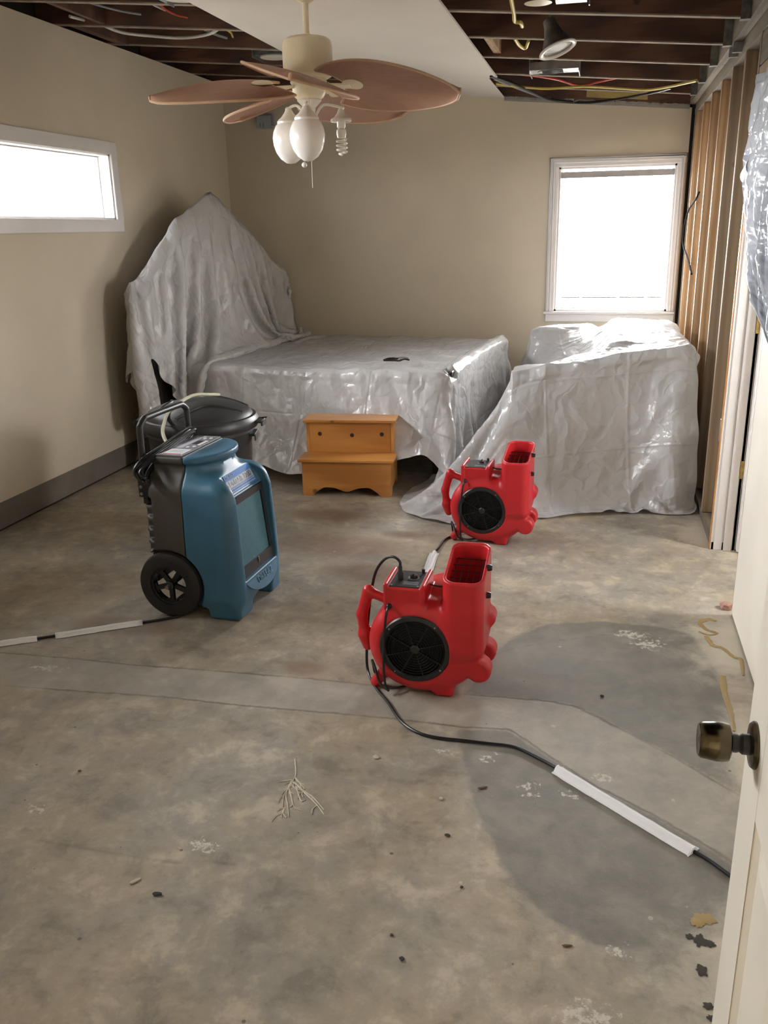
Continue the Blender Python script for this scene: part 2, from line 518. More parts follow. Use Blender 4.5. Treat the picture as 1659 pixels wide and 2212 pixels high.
# ---- floor: stain outlines are stored as signed distances and sharpened in the material
TRENCH=[(-3.3,2.64),(-2.892,2.652),(-2.252,2.676),(-1.981,2.691),(-1.651,2.692),(-1.324,2.709),(-0.962,2.722),(-0.741,2.722),(-0.518,2.716),(-0.113,2.735),(-0.010,2.718),(0.120,2.617),(0.293,2.478),(0.455,2.322),(0.66,2.14),(0.62,1.83),(0.405,2.020),(0.353,2.067),(0.217,2.175),(0.051,2.281),(-0.092,2.410),(-0.217,2.527),(-0.379,2.513),(-0.640,2.518),(-0.932,2.503),(-1.185,2.491),(-1.451,2.492),(-1.716,2.471),(-2.083,2.447),(-2.685,2.433),(-3.3,2.42)]
PATCH_LOW=[(-0.391,2.496),(-0.217,2.527),(-0.092,2.410),(0.051,2.281),(0.217,2.175),(0.353,2.067),(0.424,1.992),(0.43,1.80),(0.334,1.75),(0.235,1.68),(0.080,1.655),(-0.049,1.720),(-0.149,1.834),(-0.237,2.016),(-0.306,2.194),(-0.358,2.380)]
PATCH_UP=[(-0.387,2.727),(-0.371,2.977),(-0.333,3.103),(-0.255,3.243),(-0.152,3.361),(0.072,3.433),(0.294,3.431),(0.434,3.381),(0.484,3.113),(0.500,2.845),(0.468,2.325),(0.293,2.478),(0.120,2.617),(-0.010,2.718),(-0.113,2.735)]
def poly_sd(P, poly):
    poly = np.array(poly); d = np.full(len(P), 1e9); ins = np.zeros(len(P), bool)
    for i in range(len(poly)):
        a, b = poly[i], poly[(i + 1) % len(poly)]
        e = b - a; w = P - a
        t = np.clip((w @ e) / (e @ e), 0, 1)
        d = np.minimum(d, np.hypot(*(w - t[:, None] * e).T))
        c = (a[1] > P[:, 1]) != (b[1] > P[:, 1])
        xx = a[0] + (P[:, 1] - a[1]) / (b[1] - a[1] if b[1] != a[1] else 1e-9) * e[0]
        ins ^= c & (P[:, 0] < xx)
    return np.where(ins, d, -d)
def line_d(P, pts):
    d = np.full(len(P), 1e9); pts = np.array(pts)
    for a, b in zip(pts[:-1], pts[1:]):
        e = b - a; w = P - a; t = np.clip((w @ e) / (e @ e), 0, 1)
        d = np.minimum(d, np.hypot(*(w - t[:, None] * e).T))
    return d
def blobs(P, L): return np.max([1 - np.hypot((P[:, 0] - x) / rx, (P[:, 1] - y) / ry) for x, y, rx, ry in L], 0)
gx = np.linspace(XL - .05, 1.0, 170); gy = np.linspace(-1.7, YB + .1, 370)
GX, GY = np.meshgrid(gx, gy, indexing='ij'); FP = np.stack([GX.ravel(), GY.ravel()], 1)
ii = np.arange(len(FP)).reshape(len(gx), len(gy))
FF = np.stack([ii[:-1, :-1], ii[1:, :-1], ii[1:, 1:], ii[:-1, 1:]], -1).reshape(-1, 4)
enc = lambda d, w: np.clip(.5 + .5 * d / w, 0, 1)
sd_t, sd_l, sd_u = poly_sd(FP, TRENCH), poly_sd(FP, PATCH_LOW), poly_sd(FP, PATCH_UP)
a1 = np.stack([enc(sd_t, .12), enc(np.where(sd_l > sd_u, sd_l, sd_u), .12),
    enc(.012 - np.minimum.reduce([line_d(FP, [(-.358, 3.018), (-.245, 3.128), (-.017, 3.257), (.255, 3.38), (.527, 3.509)]),
        line_d(FP, [(-1.72, 2.47), (-1.45, 2.36), (-1.30, 2.31)]), line_d(FP, [(-2.3, 2.72), (-1.9, 2.79), (-1.4, 2.78)]), line_d(FP, [(-2.15, 1.83), (-1.5, 1.72), (-1.1, 1.70), (-.85, 1.74)])]) , .1), np.ones(len(FP))], 1)
a2 = np.stack([np.clip(.5 + .5 * blobs(FP, [(-1.50, 4.59, .30, .14), (-.98, 4.33, .17, .08), (-1.04, 3.78, .3, .16), (-1.9, 3.0, .3, .12), (-1.02, 2.80, .12, .08), (-.45, 3.0, .22, .25), (-1.25, 4.1, .5, .25)]), 0, 1),
    np.clip(.5 + .5 * blobs(FP, [(.62, 3.3, .30, .55), (.55, 2.5, .16, .5), (.45, 1.55, .33, .40), (.62, 4.6, .25, .4), (.13, 1.38, .16, .10)]), 0, 1),
    np.clip(.5 + .5 * blobs(FP, [(-.273, 2.346, .03, .03), (-.231, 2.385, .022, .016), (-.131, 2.231, .035, .03), (-.119, 2.19, .04, .02), (-.007, 2.224, .05, .025), (.077, 2.32, .05, .03), (.116, 1.656, .035, .03), (.053, 1.465, .09, .05), (.19, 3.33, .10, .05), (-.968, 1.79, .06, .04), (-1.5, 1.83, .05, .03), (-2.0, 2.6, .1, .03), (.25, 3.25, .08, .06), (-.4, 2.36, .06, .02)]), 0, 1), np.ones(len(FP))], 1)
floor = np_mesh('floor', np.concatenate([FP, np.zeros((len(FP), 1))], 1), FF, M_GAP, smooth=False)
struct(floor)
for nm, arr in (('patches', a1), ('stains', a2)):
    at = floor.data.attributes.new(nm, 'FLOAT_COLOR', 'POINT')
    at.data.foreach_set('color', arr.astype(np.float32).ravel())
def concrete():
    m = bpy.data.materials.new('stained_concrete'); m.use_nodes = True
    t = NT(m); p = t.n['Principled BSDF']
    co = t.new('ShaderNodeTexCoord').outputs['Object']
    A = t.new('ShaderNodeAttribute', attribute_name='patches').outputs['Color']
    B = t.new('ShaderNodeAttribute', attribute_name='stains').outputs['Color']
    sa = t.new('ShaderNodeSeparateColor'); t.link(A, sa.inputs[0])
    sb = t.new('ShaderNodeSeparateColor'); t.link(B, sb.inputs[0])
    n_big = t.noise(co, 1.7, 7, .66, .15); n_mid = t.noise(co, 6.5, 7, .68, .25); n_mot = t.noise(co, 17, 6, .7, .2); n_fin = t.noise(co, 46, 5, .72); n_grit = t.noise(co, 230, 2, .6)
    n_edge = t.noise(co, 24, 5, .7)
    base = t.mix(t.ramp(n_big, .40, .60), (.345, .290, .212), (.285, .262, .224))
    base = t.mix(t.math('MULTIPLY', t.ramp(n_mid, .50, .68), .8), base, (.490, .428, .335))
    base = t.mix(t.math('MULTIPLY', t.ramp(n_mid, .49, .33), .7), base, (.175, .155, .125))
    base = t.mix(t.math('MULTIPLY', t.ramp(n_mot, .50, .70), .30), base, (.520, .462, .375))
    base = t.mix(t.math('MULTIPLY', t.ramp(n_mot, .48, .32), .32), base, (.160, .145, .120))
    wob = t.math('MULTIPLY', t.math('SUBTRACT', n_edge, .5), .20)
    wob2 = t.math('MULTIPLY', t.math('SUBTRACT', n_mid, .5), .55)
    # smoother grey infill strip with dark joints
    dt = t.math('ADD', sa.outputs[0], t.math('MULTIPLY', wob, .45))
    strip_c = t.mix(t.ramp(n_mid, .3, .7), (.290, .268, .232), (.395, .368, .322))
    base = t.mix(t.math('MULTIPLY', t.ramp(dt, .49, .53), .8), base, strip_c)
    jd = t.math('ABSOLUTE', t.math('SUBTRACT', dt, .5))
    joint = t.math('MULTIPLY', t.math('SUBTRACT', 1.0, t.ramp(jd, .008, .035)), t.ramp(n_big, .30, .55))
    base = t.mix(t.math('MULTIPLY', joint, .62), base, (.085, .076, .064))
    # damp grey patches
    dp = t.math('ADD', t.math('ADD', sa.outputs[1], wob), t.math('MULTIPLY', wob2, .35))
    grey = t.mix(t.ramp(n_mid, .3, .75), (.150, .140, .120), (.245, .230, .198))
    base = t.mix(t.math('MULTIPLY', t.ramp(dp, .47, .56), t.math('MULTIPLY', t.ramp(sa.outputs[0], .56, .46), .95)), base, grey)
    # cracks
    base = t.mix(t.math('MULTIPLY', t.ramp(t.math('ADD', sa.outputs[2], t.math('MULTIPLY', wob, .3)), .5, .56), .35), base, (.07, .065, .055))
    # rusty and pale stains, white paint
    base = t.mix(t.math('MULTIPLY', t.ramp(t.math('ADD', sb.outputs[0], wob2), .50, .85), .52), base, (.150, .070, .038))
    base = t.mix(t.math('MULTIPLY', t.ramp(t.math('ADD', sb.outputs[1], wob2), .52, .85), .65), base, (.62, .56, .45))
    base = t.mix(t.ramp(t.math('ADD', sb.outputs[2], t.math('MULTIPLY', t.math('SUBTRACT', n_fin, .5), 2.4)), .68, .95), base, (.56, .53, .46))
    # speckle
    base = t.mix(t.math('MULTIPLY', t.ramp(n_fin, .62, .78), .38), base, (.40, .36, .30))
    base = t.mix(t.math('MULTIPLY', t.ramp(n_fin, .36, .22), .5), base, (.075, .066, .054))
    vo = t.new('ShaderNodeTexVoronoi'); vo.inputs['Scale'].default_value = 11; t.link(co, vo.inputs['Vector'])
    sv = t.new('ShaderNodeSeparateColor'); t.link(vo.outputs['Color'], sv.inputs[0])
    dot = t.math('MULTIPLY', t.math('LESS_THAN', vo.outputs['Distance'], .055), t.math('GREATER_THAN', sv.outputs[0], .72))
    base = t.mix(t.math('MULTIPLY', dot, .7), base, (.06, .05, .04))
    dot2 = t.math('MULTIPLY', t.math('LESS_THAN', vo.outputs['Distance'], .075), t.math('LESS_THAN', sv.outputs[0], .16))
    base = t.mix(t.math('MULTIPLY', dot2, .5), base, (.55, .51, .44))
    t.link(base, p.inputs['Base Color'])
    r = t.new('ShaderNodeMapRange'); t.link(n_mid, r.inputs['Value']); r.inputs['To Min'].default_value = .42; r.inputs['To Max'].default_value = .72
    t.link(r.outputs[0], p.inputs['Roughness'])
    h = t.math('ADD', t.math('MULTIPLY', n_fin, .6), t.math('MULTIPLY', n_grit, .25))
    h = t.math('SUBTRACT', h, t.math('MULTIPLY', joint, .8))
    t.link(t.bump(h, .35, .004), p.inputs['Normal'])
    return m
floor.data.materials[0] = concrete()

def ribbon(name, pts, w, m, parent=floor, z=.0015, sub=5, jitter=.35):
    P = spline([(x, y, z) for x, y in pts], sub); mb = MB(); n = len(P); vs = []
    for i, p in enumerate(P):
        d = (P[min(i + 1, n - 1)] - P[max(i - 1, 0)]).normalized(); s = Vector((-d.y, d.x, 0))
        k = w * (1 - .6 * i / n) * random.uniform(1 - jitter, 1 + jitter)
        vs += [p + s * k, p + Vector((0, 0, .0015)), p - s * k]
    fs = []
    for i in range(n - 1):
        a = i * 3; fs += [(a, a + 3, a + 4, a + 1), (a + 1, a + 4, a + 5, a + 2)]
    return mb.add(vs, fs).build(name, m, parent, smooth=True)
SPL = [[(-.857,2.223),(-.834,2.165),(-.825,2.131),(-.826,2.083),(-.827,2.038),(-.809,1.976)],[(-.825,2.131),(-.796,2.102),(-.778,2.082)],[(-.827,2.107),(-.824,2.05),(-.801,1.999),(-.781,1.951)],[(-.828,2.118),(-.853,2.106),(-.868,2.098)],[(-.819,2.108),(-.768,2.062),(-.718,2.017),(-.686,1.981)],[(-.823,2.073),(-.791,2.012),(-.793,1.99)],[(-.806,2.088),(-.771,2.028),(-.759,2.035)],[(-.806,1.987),(-.802,1.963),(-.787,1.945)],[(-.778,2.071),(-.743,2.051),(-.692,2.001)]]
for s in SPL:
    ribbon('paint_drip', s, .0030, M_SPLAT)
    for q in range(3):
        a_ = Vector((*random.choice(s[:-1]), 0)); an = random.uniform(-2.6, -.6); L_ = random.uniform(.02, .05)
        ribbon('paint_drip', [a_.xy, (a_.x + L_ * .5 * math.cos(an), a_.y + L_ * .5 * math.sin(an)), (a_.x + L_ * math.cos(an + .3), a_.y + L_ * math.sin(an + .3))], .0018, M_SPLAT, sub=3)
GL = [[(.528,3.523),(.502,3.536),(.466,3.497),(.483,3.434),(.521,3.406),(.487,3.383),(.454,3.406)],[(.477,3.368),(.494,3.289),(.527,3.275),(.56,3.204),(.583,3.189),(.574,3.06)],[(.5,3.045),(.492,2.908),(.497,2.783),(.492,2.666)]]
for s in GL: ribbon('glue_trail', s, .011, M_GLUE)
def splotch(name, x, y, r, m, z=.0012, asp=1.0):
    mb = MB(); n = 22; vs = [(x, y, z + .0015)]
    for k in range(n):
        a = 2 * PI * k / n; q = r * random.uniform(.6, 1.15)
        vs.append((x + q * math.cos(a), y + asp * q * math.sin(a), z))
    mb.add(vs, [(0, 1 + k, 1 + (k + 1) % n) for k in range(n)])
    return mb.build(name, m, floor, smooth=True)
for x, y, r in ((.300, 1.728, .020), (.322, 1.722, .012), (.296, 1.640, .016), (.300, 1.545, .012), (.303, 1.515, .010), (.278, 1.735, .010)):
    splotch('grime_spot', x, y, r, M_DIRT)
splotch('glue_spot', .318, 1.80, .028, M_GLUE, asp=.8)
splotch('glue_spot', .300, 1.785, .018, M_GLUE)

gm = bpy.data.meshes.new('ground'); gm.from_pydata([(-40, -40, -.25), (40, -40, -.25), (40, 40, -.25), (-40, 40, -.25)], [], [(0, 1, 2, 3)]); gm.materials.append(mat('pale_patio', (.34, .32, .28), .9, var=.2, vscale=.8))
go = bpy.data.objects.new('ground', gm); COL.objects.link(go); struct(go)
# ---- left wall with two high windows
def wall_x(name, x0, x1, ya, yb, z0, z1, holes, m):
    mb = MB(); hs = sorted(holes); y = ya
    for (a, b, c, d) in hs:
        mb.box((x0, y, z0), (x1, a, z1)); mb.box((x0, a, z0), (x1, b, c)); mb.box((x0, a, d), (x1, b, z1)); y = b
    mb.box((x0, y, z0), (x1, yb, z1))
    return struct(mb.build(name, m))
wall_left = wall_x('wall_left', XL - .13, XL, YF - .12, YB + .12, .165, zc(XL), WIN_L, M_WALL)
bl = MB().box((XL - .13, YF, .014), (XL - .008, YB, .165)).build('baseboard_left', M_BASE)
struct(bl); bl['label'] = 'taupe band along the foot of the left wall where the baseboard is gone'
MB().box((XL - .13, YF, 0), (XL - .02, YB, .014)).build('gap', M_GAP, bl)  # near-black strip painting the shade under the band
def window_x(n, hole, name):
    a, b, c, d = hole
    w = MB()
    cw = .075
    # flat casing on the room side
    w.box((XL, a - cw, c - cw), (XL + .02, b + cw, c)); w.box((XL, a - cw, d), (XL + .02, b + cw, d + cw))
    w.box((XL, a - cw, c), (XL + .02, a, d)); w.box((XL, b, c), (XL + .02, b + cw, d))
    o = w.build(name, M_TRIM, bevel=.005); struct(o)
    r = MB()
    r.box((XL - .13, a, c), (XL + .004, a + .014, d)); r.box((XL - .13, b - .014, c), (XL + .004, b, d))
    r.box((XL - .13, a, c), (XL + .004, b, c + .014)); r.box((XL - .13, a, d - .014), (XL + .004, b, d))
    r.build('window_jamb', M_TRIM, o)
    s = MB(); k = .009
    x0, x1 = XL - .10, XL - .07
    s.box((x0, a + .014, c + .014), (x1, a + .014 + k, d - .014)); s.box((x0, b - .014 - k, c + .014), (x1, b - .014, d - .014))
    s.box((x0, a + .014, c + .014), (x1, b - .014, c + .014 + k)); s.box((x0, a + .014, d - .014 - k), (x1, b - .014, d - .014))
    s.build('window_sash', M_TRIM, o, bevel=.003)
    MB().box((XL - .088, a + .02, c + .02), (XL - .084, b - .02, d - .02)).build('window_pane', M_GLASS, o)
    return o
w1 = window_x(1, WIN_L[0], 'window_1'); w1['label'] = 'long high window in the left wall, white casing, glaring daylight'
w3 = window_x(3, WIN_L[1], 'window_3'); w3['label'] = 'high window in the left wall nearer the doorway'

# ---- back wall
x0, x1, z0, z1 = WIN_B
XE = .578
fb = lambda a, b, h: (a, h, b)
bw = MB()
bw.prism([(XL - .13, 0), (x0, 0), (x0, zc(x0)), (XL - .13, zc(XL - .13))], YB, YB + .13, fb)
top = [(x1, 0), (XE, 0), (XE, zc(XE) - .02)]
bw.prism(top + [(x1, zc(x1) - .012)], YB, YB + .13, fb)
bw.prism([(x0, 0), (x1, 0), (x1, z0), (x0, z0)], YB, YB + .13, fb)
bw.prism([(x0, z1), (x1, z1), (x1, zc(x1) - .012), (x0, zc(x0))], YB, YB + .13, fb)
wall_back = struct(bw.build('wall_back', M_WALL))
MB().prism([(XE, 0), (XR + .12, 0), (XR + .12, zc(XR)), (XE, zc(XE))], YB + .006, YB + .13, fb).build('gap', M_GAP, wall_back)  # near-black filler stands in for shade beside the wall end
# torn drywall edge and scraps along the top
tr = MB(); xx = -.83
while xx < XE - .02:
    w = random.uniform(.03, .09); hh = random.uniform(.004, .022)
    tr.prism([(xx, zc(xx) - .03), (min(xx + w, XE), zc(xx + w) - .03), (min(xx + w, XE), zc(xx + w) + hh - .012), (xx + w * .4, zc(xx) + hh), (xx, zc(xx) - .006)], YB - .006, YB + .004, fb); xx += w
tr.build('torn_drywall_edge', M_PAPER, wall_back, kind='stuff')
cs = MB(); cw = .068; px0, px1, pz0, pz1 = x0, x1, z0, z1
for (a, b) in (((px0 - cw, YB - .02, pz0 - .0), (px0, YB, pz1 + cw)), ((px1, YB - .02, pz0), (px1 + cw - .004, YB, pz1 + cw)), ((px0 - cw, YB - .022, pz1), (px1 + cw - .004, YB, pz1 + cw))): cs.box(a, b)
cs.box((px0 - cw, YB - .018, pz0 - .085), (px1 + cw - .004, YB, pz0 - .02))
cs.box((px0 - cw - .015, YB - .05, pz0 - .022), (px1 + cw - .004, YB + .0, pz0))
w2 = struct(cs.build('window_2', M_TRIM, bevel=.006)); w2['label'] = 'tall white cased window in the back wall, glaring daylight'
st = MB()
for k in (.012, .03):
    st.box((px0 - cw + k, YB - .027, pz0), (px0 - cw + k + .010, YB - .015, pz1 + cw - k)); st.box((px1 + cw - k - .014, YB - .027, pz0), (px1 + cw - k - .004, YB - .015, pz1 + cw - k))
    st.box((px0 - cw + k, YB - .027, pz1 + cw - k - .01), (px1 + cw - k - .004, YB - .015, pz1 + cw - k))
st.build('window_moulding', M_TRIM, w2, bevel=.003)
jb = MB()
jb.box((px0, YB - .005, pz0), (px0 + .015, YB + .13, pz1)); jb.box((px1 - .015, YB - .005, pz0), (px1, YB + .13, pz1)); jb.box((px0, YB - .005, pz1 - .015), (px1, YB + .13, pz1)); jb.box((px0, YB - .005, pz0), (px1, YB + .13, pz0 + .015))
jb.build('window_jamb', M_TRIM, w2)
sh = MB(); k = .008
sh.box((px0 + .015, YB + .06, pz0 + .015), (px0 + .015 + k, YB + .09, pz1 - .015)); sh.box((px1 - .015 - k, YB + .06, pz0 + .015), (px1 - .015, YB + .09, pz1 - .015))
sh.box((px0 + .015, YB + .06, pz1 - .015 - k * .6), (px1 - .015, YB + .09, pz1 - .015)); sh.box((px0 + .015, YB + .06, pz0 + .015), (px1 - .015, YB + .09, pz0 + .025))
sh.build('window_sash', M_TRIM, w2, bevel=.003)
MB().box((px0 + .02, YB + .073, pz0 + .02), (px1 - .02, YB + .077, pz1 - .02)).build('window_pane', M_GLASS, w2)
MB().box((px0 + .016, YB + .02, pz1 - .082), (px1 - .016, YB + .045, pz1 - .034)).build('shade_rail', M_BEIGEB, w2, bevel=.004)
for (a, b) in ((.02, .20), (.22, .50), (.52, .72), (.74, .87)):
    MB().box((px0 + a, YB + .10, pz0 + .095), (px0 + b, YB + .115, pz0 + .108)).build('sash_bar', M_BEIGEB, w2)

# ---- right wall: finished end, doorway, open stud framing
DY0, DY1 = 3.60, 4.40
rw = MB().box((XR, YF - .12, .012), (XR + .013, DY0, 2.42))
rw.box((XR + .10, DY1, .0), (XR + .112, YB + .13, 2.46))          # back of the next room's drywall behind the studs
rw.box((XR + .10, YF - .12, 0), (XR + .112, DY0, 2.46)); rw.box((XR, DY0 - .004, .0), (XR + .112, DY0, 2.42))
wall_right = struct(rw.build('wall_right', M_DOORP)); wall_right['label'] = 'right wall, cream drywall near the door and bare studs beyond'
def part(mb, name, m, p, **k): return mb.build(name, m, p, **k)
for i, y in enumerate((7.44, 7.311, 6.804, 6.309, 5.804, 5.34, 4.877)):
    MB().box((XR, y, .045), (XR + .09, y + .04, 2.34)).build('stud', M_STUD, wall_right, bevel=.002)
MB().box((XR, DY1 + .02, .045), (XR + .095, DY1 + .062, 2.34)).build('stud', M_STUD, wall_right, bevel=.002)
MB().box((XR, DY1, .0), (XR + .09, YB, .042)).build('bottom_plate', M_PLATE, wall_right, bevel=.002)
MB().box((XR, DY0 - .1, 2.34), (XR + .09, YB, 2.378)).build('top_plate', M_PLATE, wall_right, bevel=.002)
MB().box((XR + .004, DY0 - .3, 2.381), (XR + .09, YB, 2.419)).build('top_plate', M_PLATE, wall_right, bevel=.002)
MB().box((XR + .002, DY0, 2.125), (XR + .09, DY1 + .02, 2.20)).build('door_header', M_STUD, wall_right, bevel=.002)
MB().box((XR + .002, DY0, 2.206), (XR + .09, DY1 + .02, 2.335)).build('door_header', M_PLATE, wall_right, bevel=.002)
MB().box((XR - .008, DY1 + .024, .55), (XR + .0, DY1 + .05, .66)).build('nail_plate', M_STEEL, wall_right, bevel=.001)
MB().box((XR + .02, DY1 + .0135, .57), (XR + .075, DY1 + .0195, .665)).build('outlet_cover', M_PLAST, wall_right)

# doorway in the right wall: white jamb with stop and brass hinges
dj = MB()
dj.box((XR - .002, DY1, 0), (XR + .115, DY1 + .018, 2.06))
dj.box((XR - .002, DY0, 2.04), (XR + .115, DY1, 2.06))
dj.box((XR + .058, DY1 - .013, 0), (XR + .095, DY1, 2.04))
dj.box((XR + .012, DY1 - .004, 0), (XR + .052, DY1, 2.04))
door_2 = struct(dj.build('door_2', M_TRIM, bevel=.002)); door_2['label'] = 'white jamb of the doorway in the right wall'
MB().box((XR - .007, DY1 + .001, .0), (XR - .0022, DY1 + .019, 2.06)).build('raw_edge', M_PINE, door_2)
for z in (.42, 1.12):
    h = MB().box((XR + .098, DY1 - .004, z - .045), (XR + .128, DY1 + .0, z + .045)).build('hinge', M_BRASS, door_2, bevel=.004)
    MB().lathe([(.006, z - .047), (.006, z + .047)], 12, (XR + .128, DY1 - .008, 0)).build('hinge_pin', M_BRASS, h, smooth=True)
MB().box((XR + .1165, DY1 - .045, .01), (XR + .90, DY1 - .004, 2.03)).build('door_leaf', M_TRIM, door_2, bevel=.003)
sr = MB()                                                          # the small room beyond; far-wall opening added so daylight brightens the jamb
sr.box((XR + .112, DY0 - .6, 0), (XR + .13, DY0 - .0, 2.46)); sr.box((XR + .112, DY0 - .62, 0), (1.9, DY0 - .6, 2.46)); sr.box((1.9, DY0 - .62, 0), (1.92, 5.2, 1.25)); sr.box((1.9, DY0 - .62, 1.85), (1.92, 5.2, 2.46)); sr.box((1.9, DY0 - .62, 1.25), (1.92, 3.45, 1.85)); sr.box((1.9, 3.95, 1.25), (1.92, 5.2, 1.85))
sr.box((XR + .112, 5.18, 0), (1.9, 5.2, 2.46)); sr.box((XR, DY0 - .62, 2.46), (1.92, 5.2, 2.48)); sr.box((XR + .112, DY0 - .62, -.02), (1.92, 5.2, -.001))
struct(sr.build('wall_beyond', M_WALL))

# ---- front wall with the doorway the photograph is taken through, and the hall behind
fw = MB()
fw.box((XL - .13, YF - .12, 0), (-.60, YF, 3.0)); fw.box((.305, YF - .12, 0), (.75, YF, 3.0)); fw.box((-.60, YF - .12, 2.06), (.305, YF, 3.0))
fw.box((-1.3, -1.7, 0), (-1.28, YF - .12, 2.5)); fw.box((1.1, -1.7, 0), (1.12, YF - .12, 2.5)); fw.box((-1.3, -1.72, 0), (1.12, -1.7, 2.5)); fw.box((-1.3, -1.72, 2.5), (1.12, YF, 2.52))
struct(fw.build('wall_front', M_WALL))

# ---- ceiling: dark deck, rafters, leftover drywall strip
def slab(xa, xb, ya, yb, off, th):
    mb = MB()
    vs = [(x, y, zc(x) + off + h) for h in (0, th) for x, y in ((xa, ya), (xb, ya), (xb, yb), (xa, yb))]
    return mb.add(vs, [(0, 3, 2, 1), (4, 5, 6, 7), (0, 1, 5, 4), (1, 2, 6, 5), (2, 3, 7, 6), (3, 0, 4, 7)])
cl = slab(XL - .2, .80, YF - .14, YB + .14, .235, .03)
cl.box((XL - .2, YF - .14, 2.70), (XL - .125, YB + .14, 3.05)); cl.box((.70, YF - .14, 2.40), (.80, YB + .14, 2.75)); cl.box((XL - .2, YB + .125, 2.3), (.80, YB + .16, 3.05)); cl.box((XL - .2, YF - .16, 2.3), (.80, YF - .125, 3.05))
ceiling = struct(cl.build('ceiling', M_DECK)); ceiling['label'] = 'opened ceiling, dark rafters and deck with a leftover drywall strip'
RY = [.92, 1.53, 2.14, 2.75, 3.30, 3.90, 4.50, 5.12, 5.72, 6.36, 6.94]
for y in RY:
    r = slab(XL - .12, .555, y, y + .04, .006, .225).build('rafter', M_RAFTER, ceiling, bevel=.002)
    slab(XL - .12, .555, y, y + .04, .0, .006).build('rafter_lit_edge', M_RAFTEDGE, r)
slab(XL - .12, .70, YB - .045, YB, .002, .225).build('end_rafter', M_RAFTER, ceiling)
MB().box((.558, YF, 2.408), (.600, YB, 2.66)).build('ledger_beam', M_PLATE, ceiling, bevel=.002)
for y in RY[4:]:
    h = MB()
    h.box((.515, y - .003, zc(.53) - .004), (.557, y - .001, zc(.53) + .16)); h.box((.515, y + .041, zc(.53) - .004), (.557, y + .043, zc(.53) + .16)); h.box((.515, y - .003, zc(.54) - .006), (.557, y + .043, zc(.54) - .003))
    h.build('joist_hanger', mat('dull_zinc', (.16, .155, .145), .6, metal=.3, var=.3, vscale=20), ceiling)
for y in (4.98, 5.12):
    MB().box((.556, y + .06, 2.36), (.5995, y + .085, 2.405)).build('strap', M_STEEL, ceiling)
slab(-2.0, -.775, YF, 6.46, -.014, .0135).build('drywall_strip', M_CEIL, ceiling)
slab(-2.0, -.83, 6.46, YB, -.006, .0055).build('drywall_strip', M_CEIL, ceiling)
slab(-.775, -.757, YF, 6.44, -.019, .012).build('corner_bead', M_CEIL, ceiling)
slab(-.70, -.655, 5.165, 5.72, .02, .12).build('blocking', M_STUD, ceiling)
slab(-2.9, -2.86, 4.545, 5.12, .01, .18).build('blocking', M_RAFTER, ceiling)
slab(-3.12, -3.05, 5.16, 5.72, .0, .18).build('blocking', M_RAFTER, ceiling)
slab(-2.45, -1.9, 4.47, 4.499, .05, .07).build('blocking', M_RAFTER, ceiling)
slab(-.2, .25, YB - .055, YB - .04, .015, .05).build('foam_strip', M_FOAM, ceiling)
mbs = MB()
for x in np.arange(-.80, .5, .035):
    w = random.uniform(.02, .05); mbs.obox((x, YB - .012 + random.uniform(-.01, .004), zc(x) - .006 + random.uniform(-.008, .01)), (w / 2, .012, .006), Matrix.Rotation(random.uniform(-.5, .5), 3, 'Y'))
mbs.build('insulation_shreds', M_PAPER, ceiling, kind='stuff')

# ---- open entrance door with knob
DX, DYE = .247, 1.23
dl = MB()
def dbox(ya, yb, za, zb): dl.box((DX, DYE - yb, za), (DX + .036, DYE - ya, zb))
for a, b in ((0, .115), (.3325, .4475), (.665, .78)): dbox(a, b, .012, 2.03)
for za, zb in ((.012, .24), (.78, .985), (1.60, 1.70), (1.92, 2.03)):
    dbox(.115, .3325, za, zb); dbox(.4475, .665, za, zb)
door_1 = struct(dl.build('door_1', M_DOORP, bevel=.0015)); door_1['label'] = 'open cream panelled door with a dark bronze knob'
for a, b in ((.115, .3325), (.4475, .665)):
    for za, zb in ((.24, .78), (.985, 1.60), (1.70, 1.92)):
        pm = MB(); ya, yb = DYE - b, DYE - a
        def ring(i, d): return [(DX + d, ya + i, za + i), (DX + d, yb - i, za + i), (DX + d, yb - i, zb - i), (DX + d, ya + i, zb - i)]
        L = [ring(0, .001), ring(.010, .010), ring(.022, .012), ring(.050, .003)]
        vs = sum(L, []); fs = []
        for q in range(3):
            for s in range(4): fs.append((q * 4 + s, q * 4 + (s + 1) % 4, q * 4 + 4 + (s + 1) % 4, q * 4 + 4 + s))
        fs.append((12, 13, 14, 15))
        bk = ring(0, .030); vs += bk; fs.append((19, 18, 17, 16))
        for s in range(4): fs.append((s, (s + 1) % 4, 16 + (s + 1) % 4, 16 + s))
        pm.add(vs, fs).build('door_panel', M_DOORP, door_1)
KY, KZ = 1.17, .868
kn = MB().lathe([(0, -.078), (.012, -.076), (.0225, -.0775), (.0255, -.074), (.0285, -.052), (.028, -.044), (.0265, -.036), (.022, -.0335), (.0, -.033)], 40, (DX, KY, KZ), 'X').build('door_knob', M_BRONZE, door_1, smooth=True, angle=50)
MB().lathe([(.0135, -.034), (.0135, -.026), (.012, -.022), (.015, -.018), (.015, -.008)], 24, (DX, KY, KZ), 'X').build('knob_neck', M_BLACK, kn, smooth=True)
MB().lathe([(0, -.009), (.022, -.009), (.031, -.007), (.034, -.003), (.034, 0)], 40, (DX, KY, KZ), 'X').build('rose_plate', M_BRONZE, kn, smooth=True)
MB().box((DX + .006, DYE - .001, KZ - .028), (DX + .030, DYE + .0015, KZ + .028)).build('latch_plate', M_BRONZE, door_1, bevel=.001)

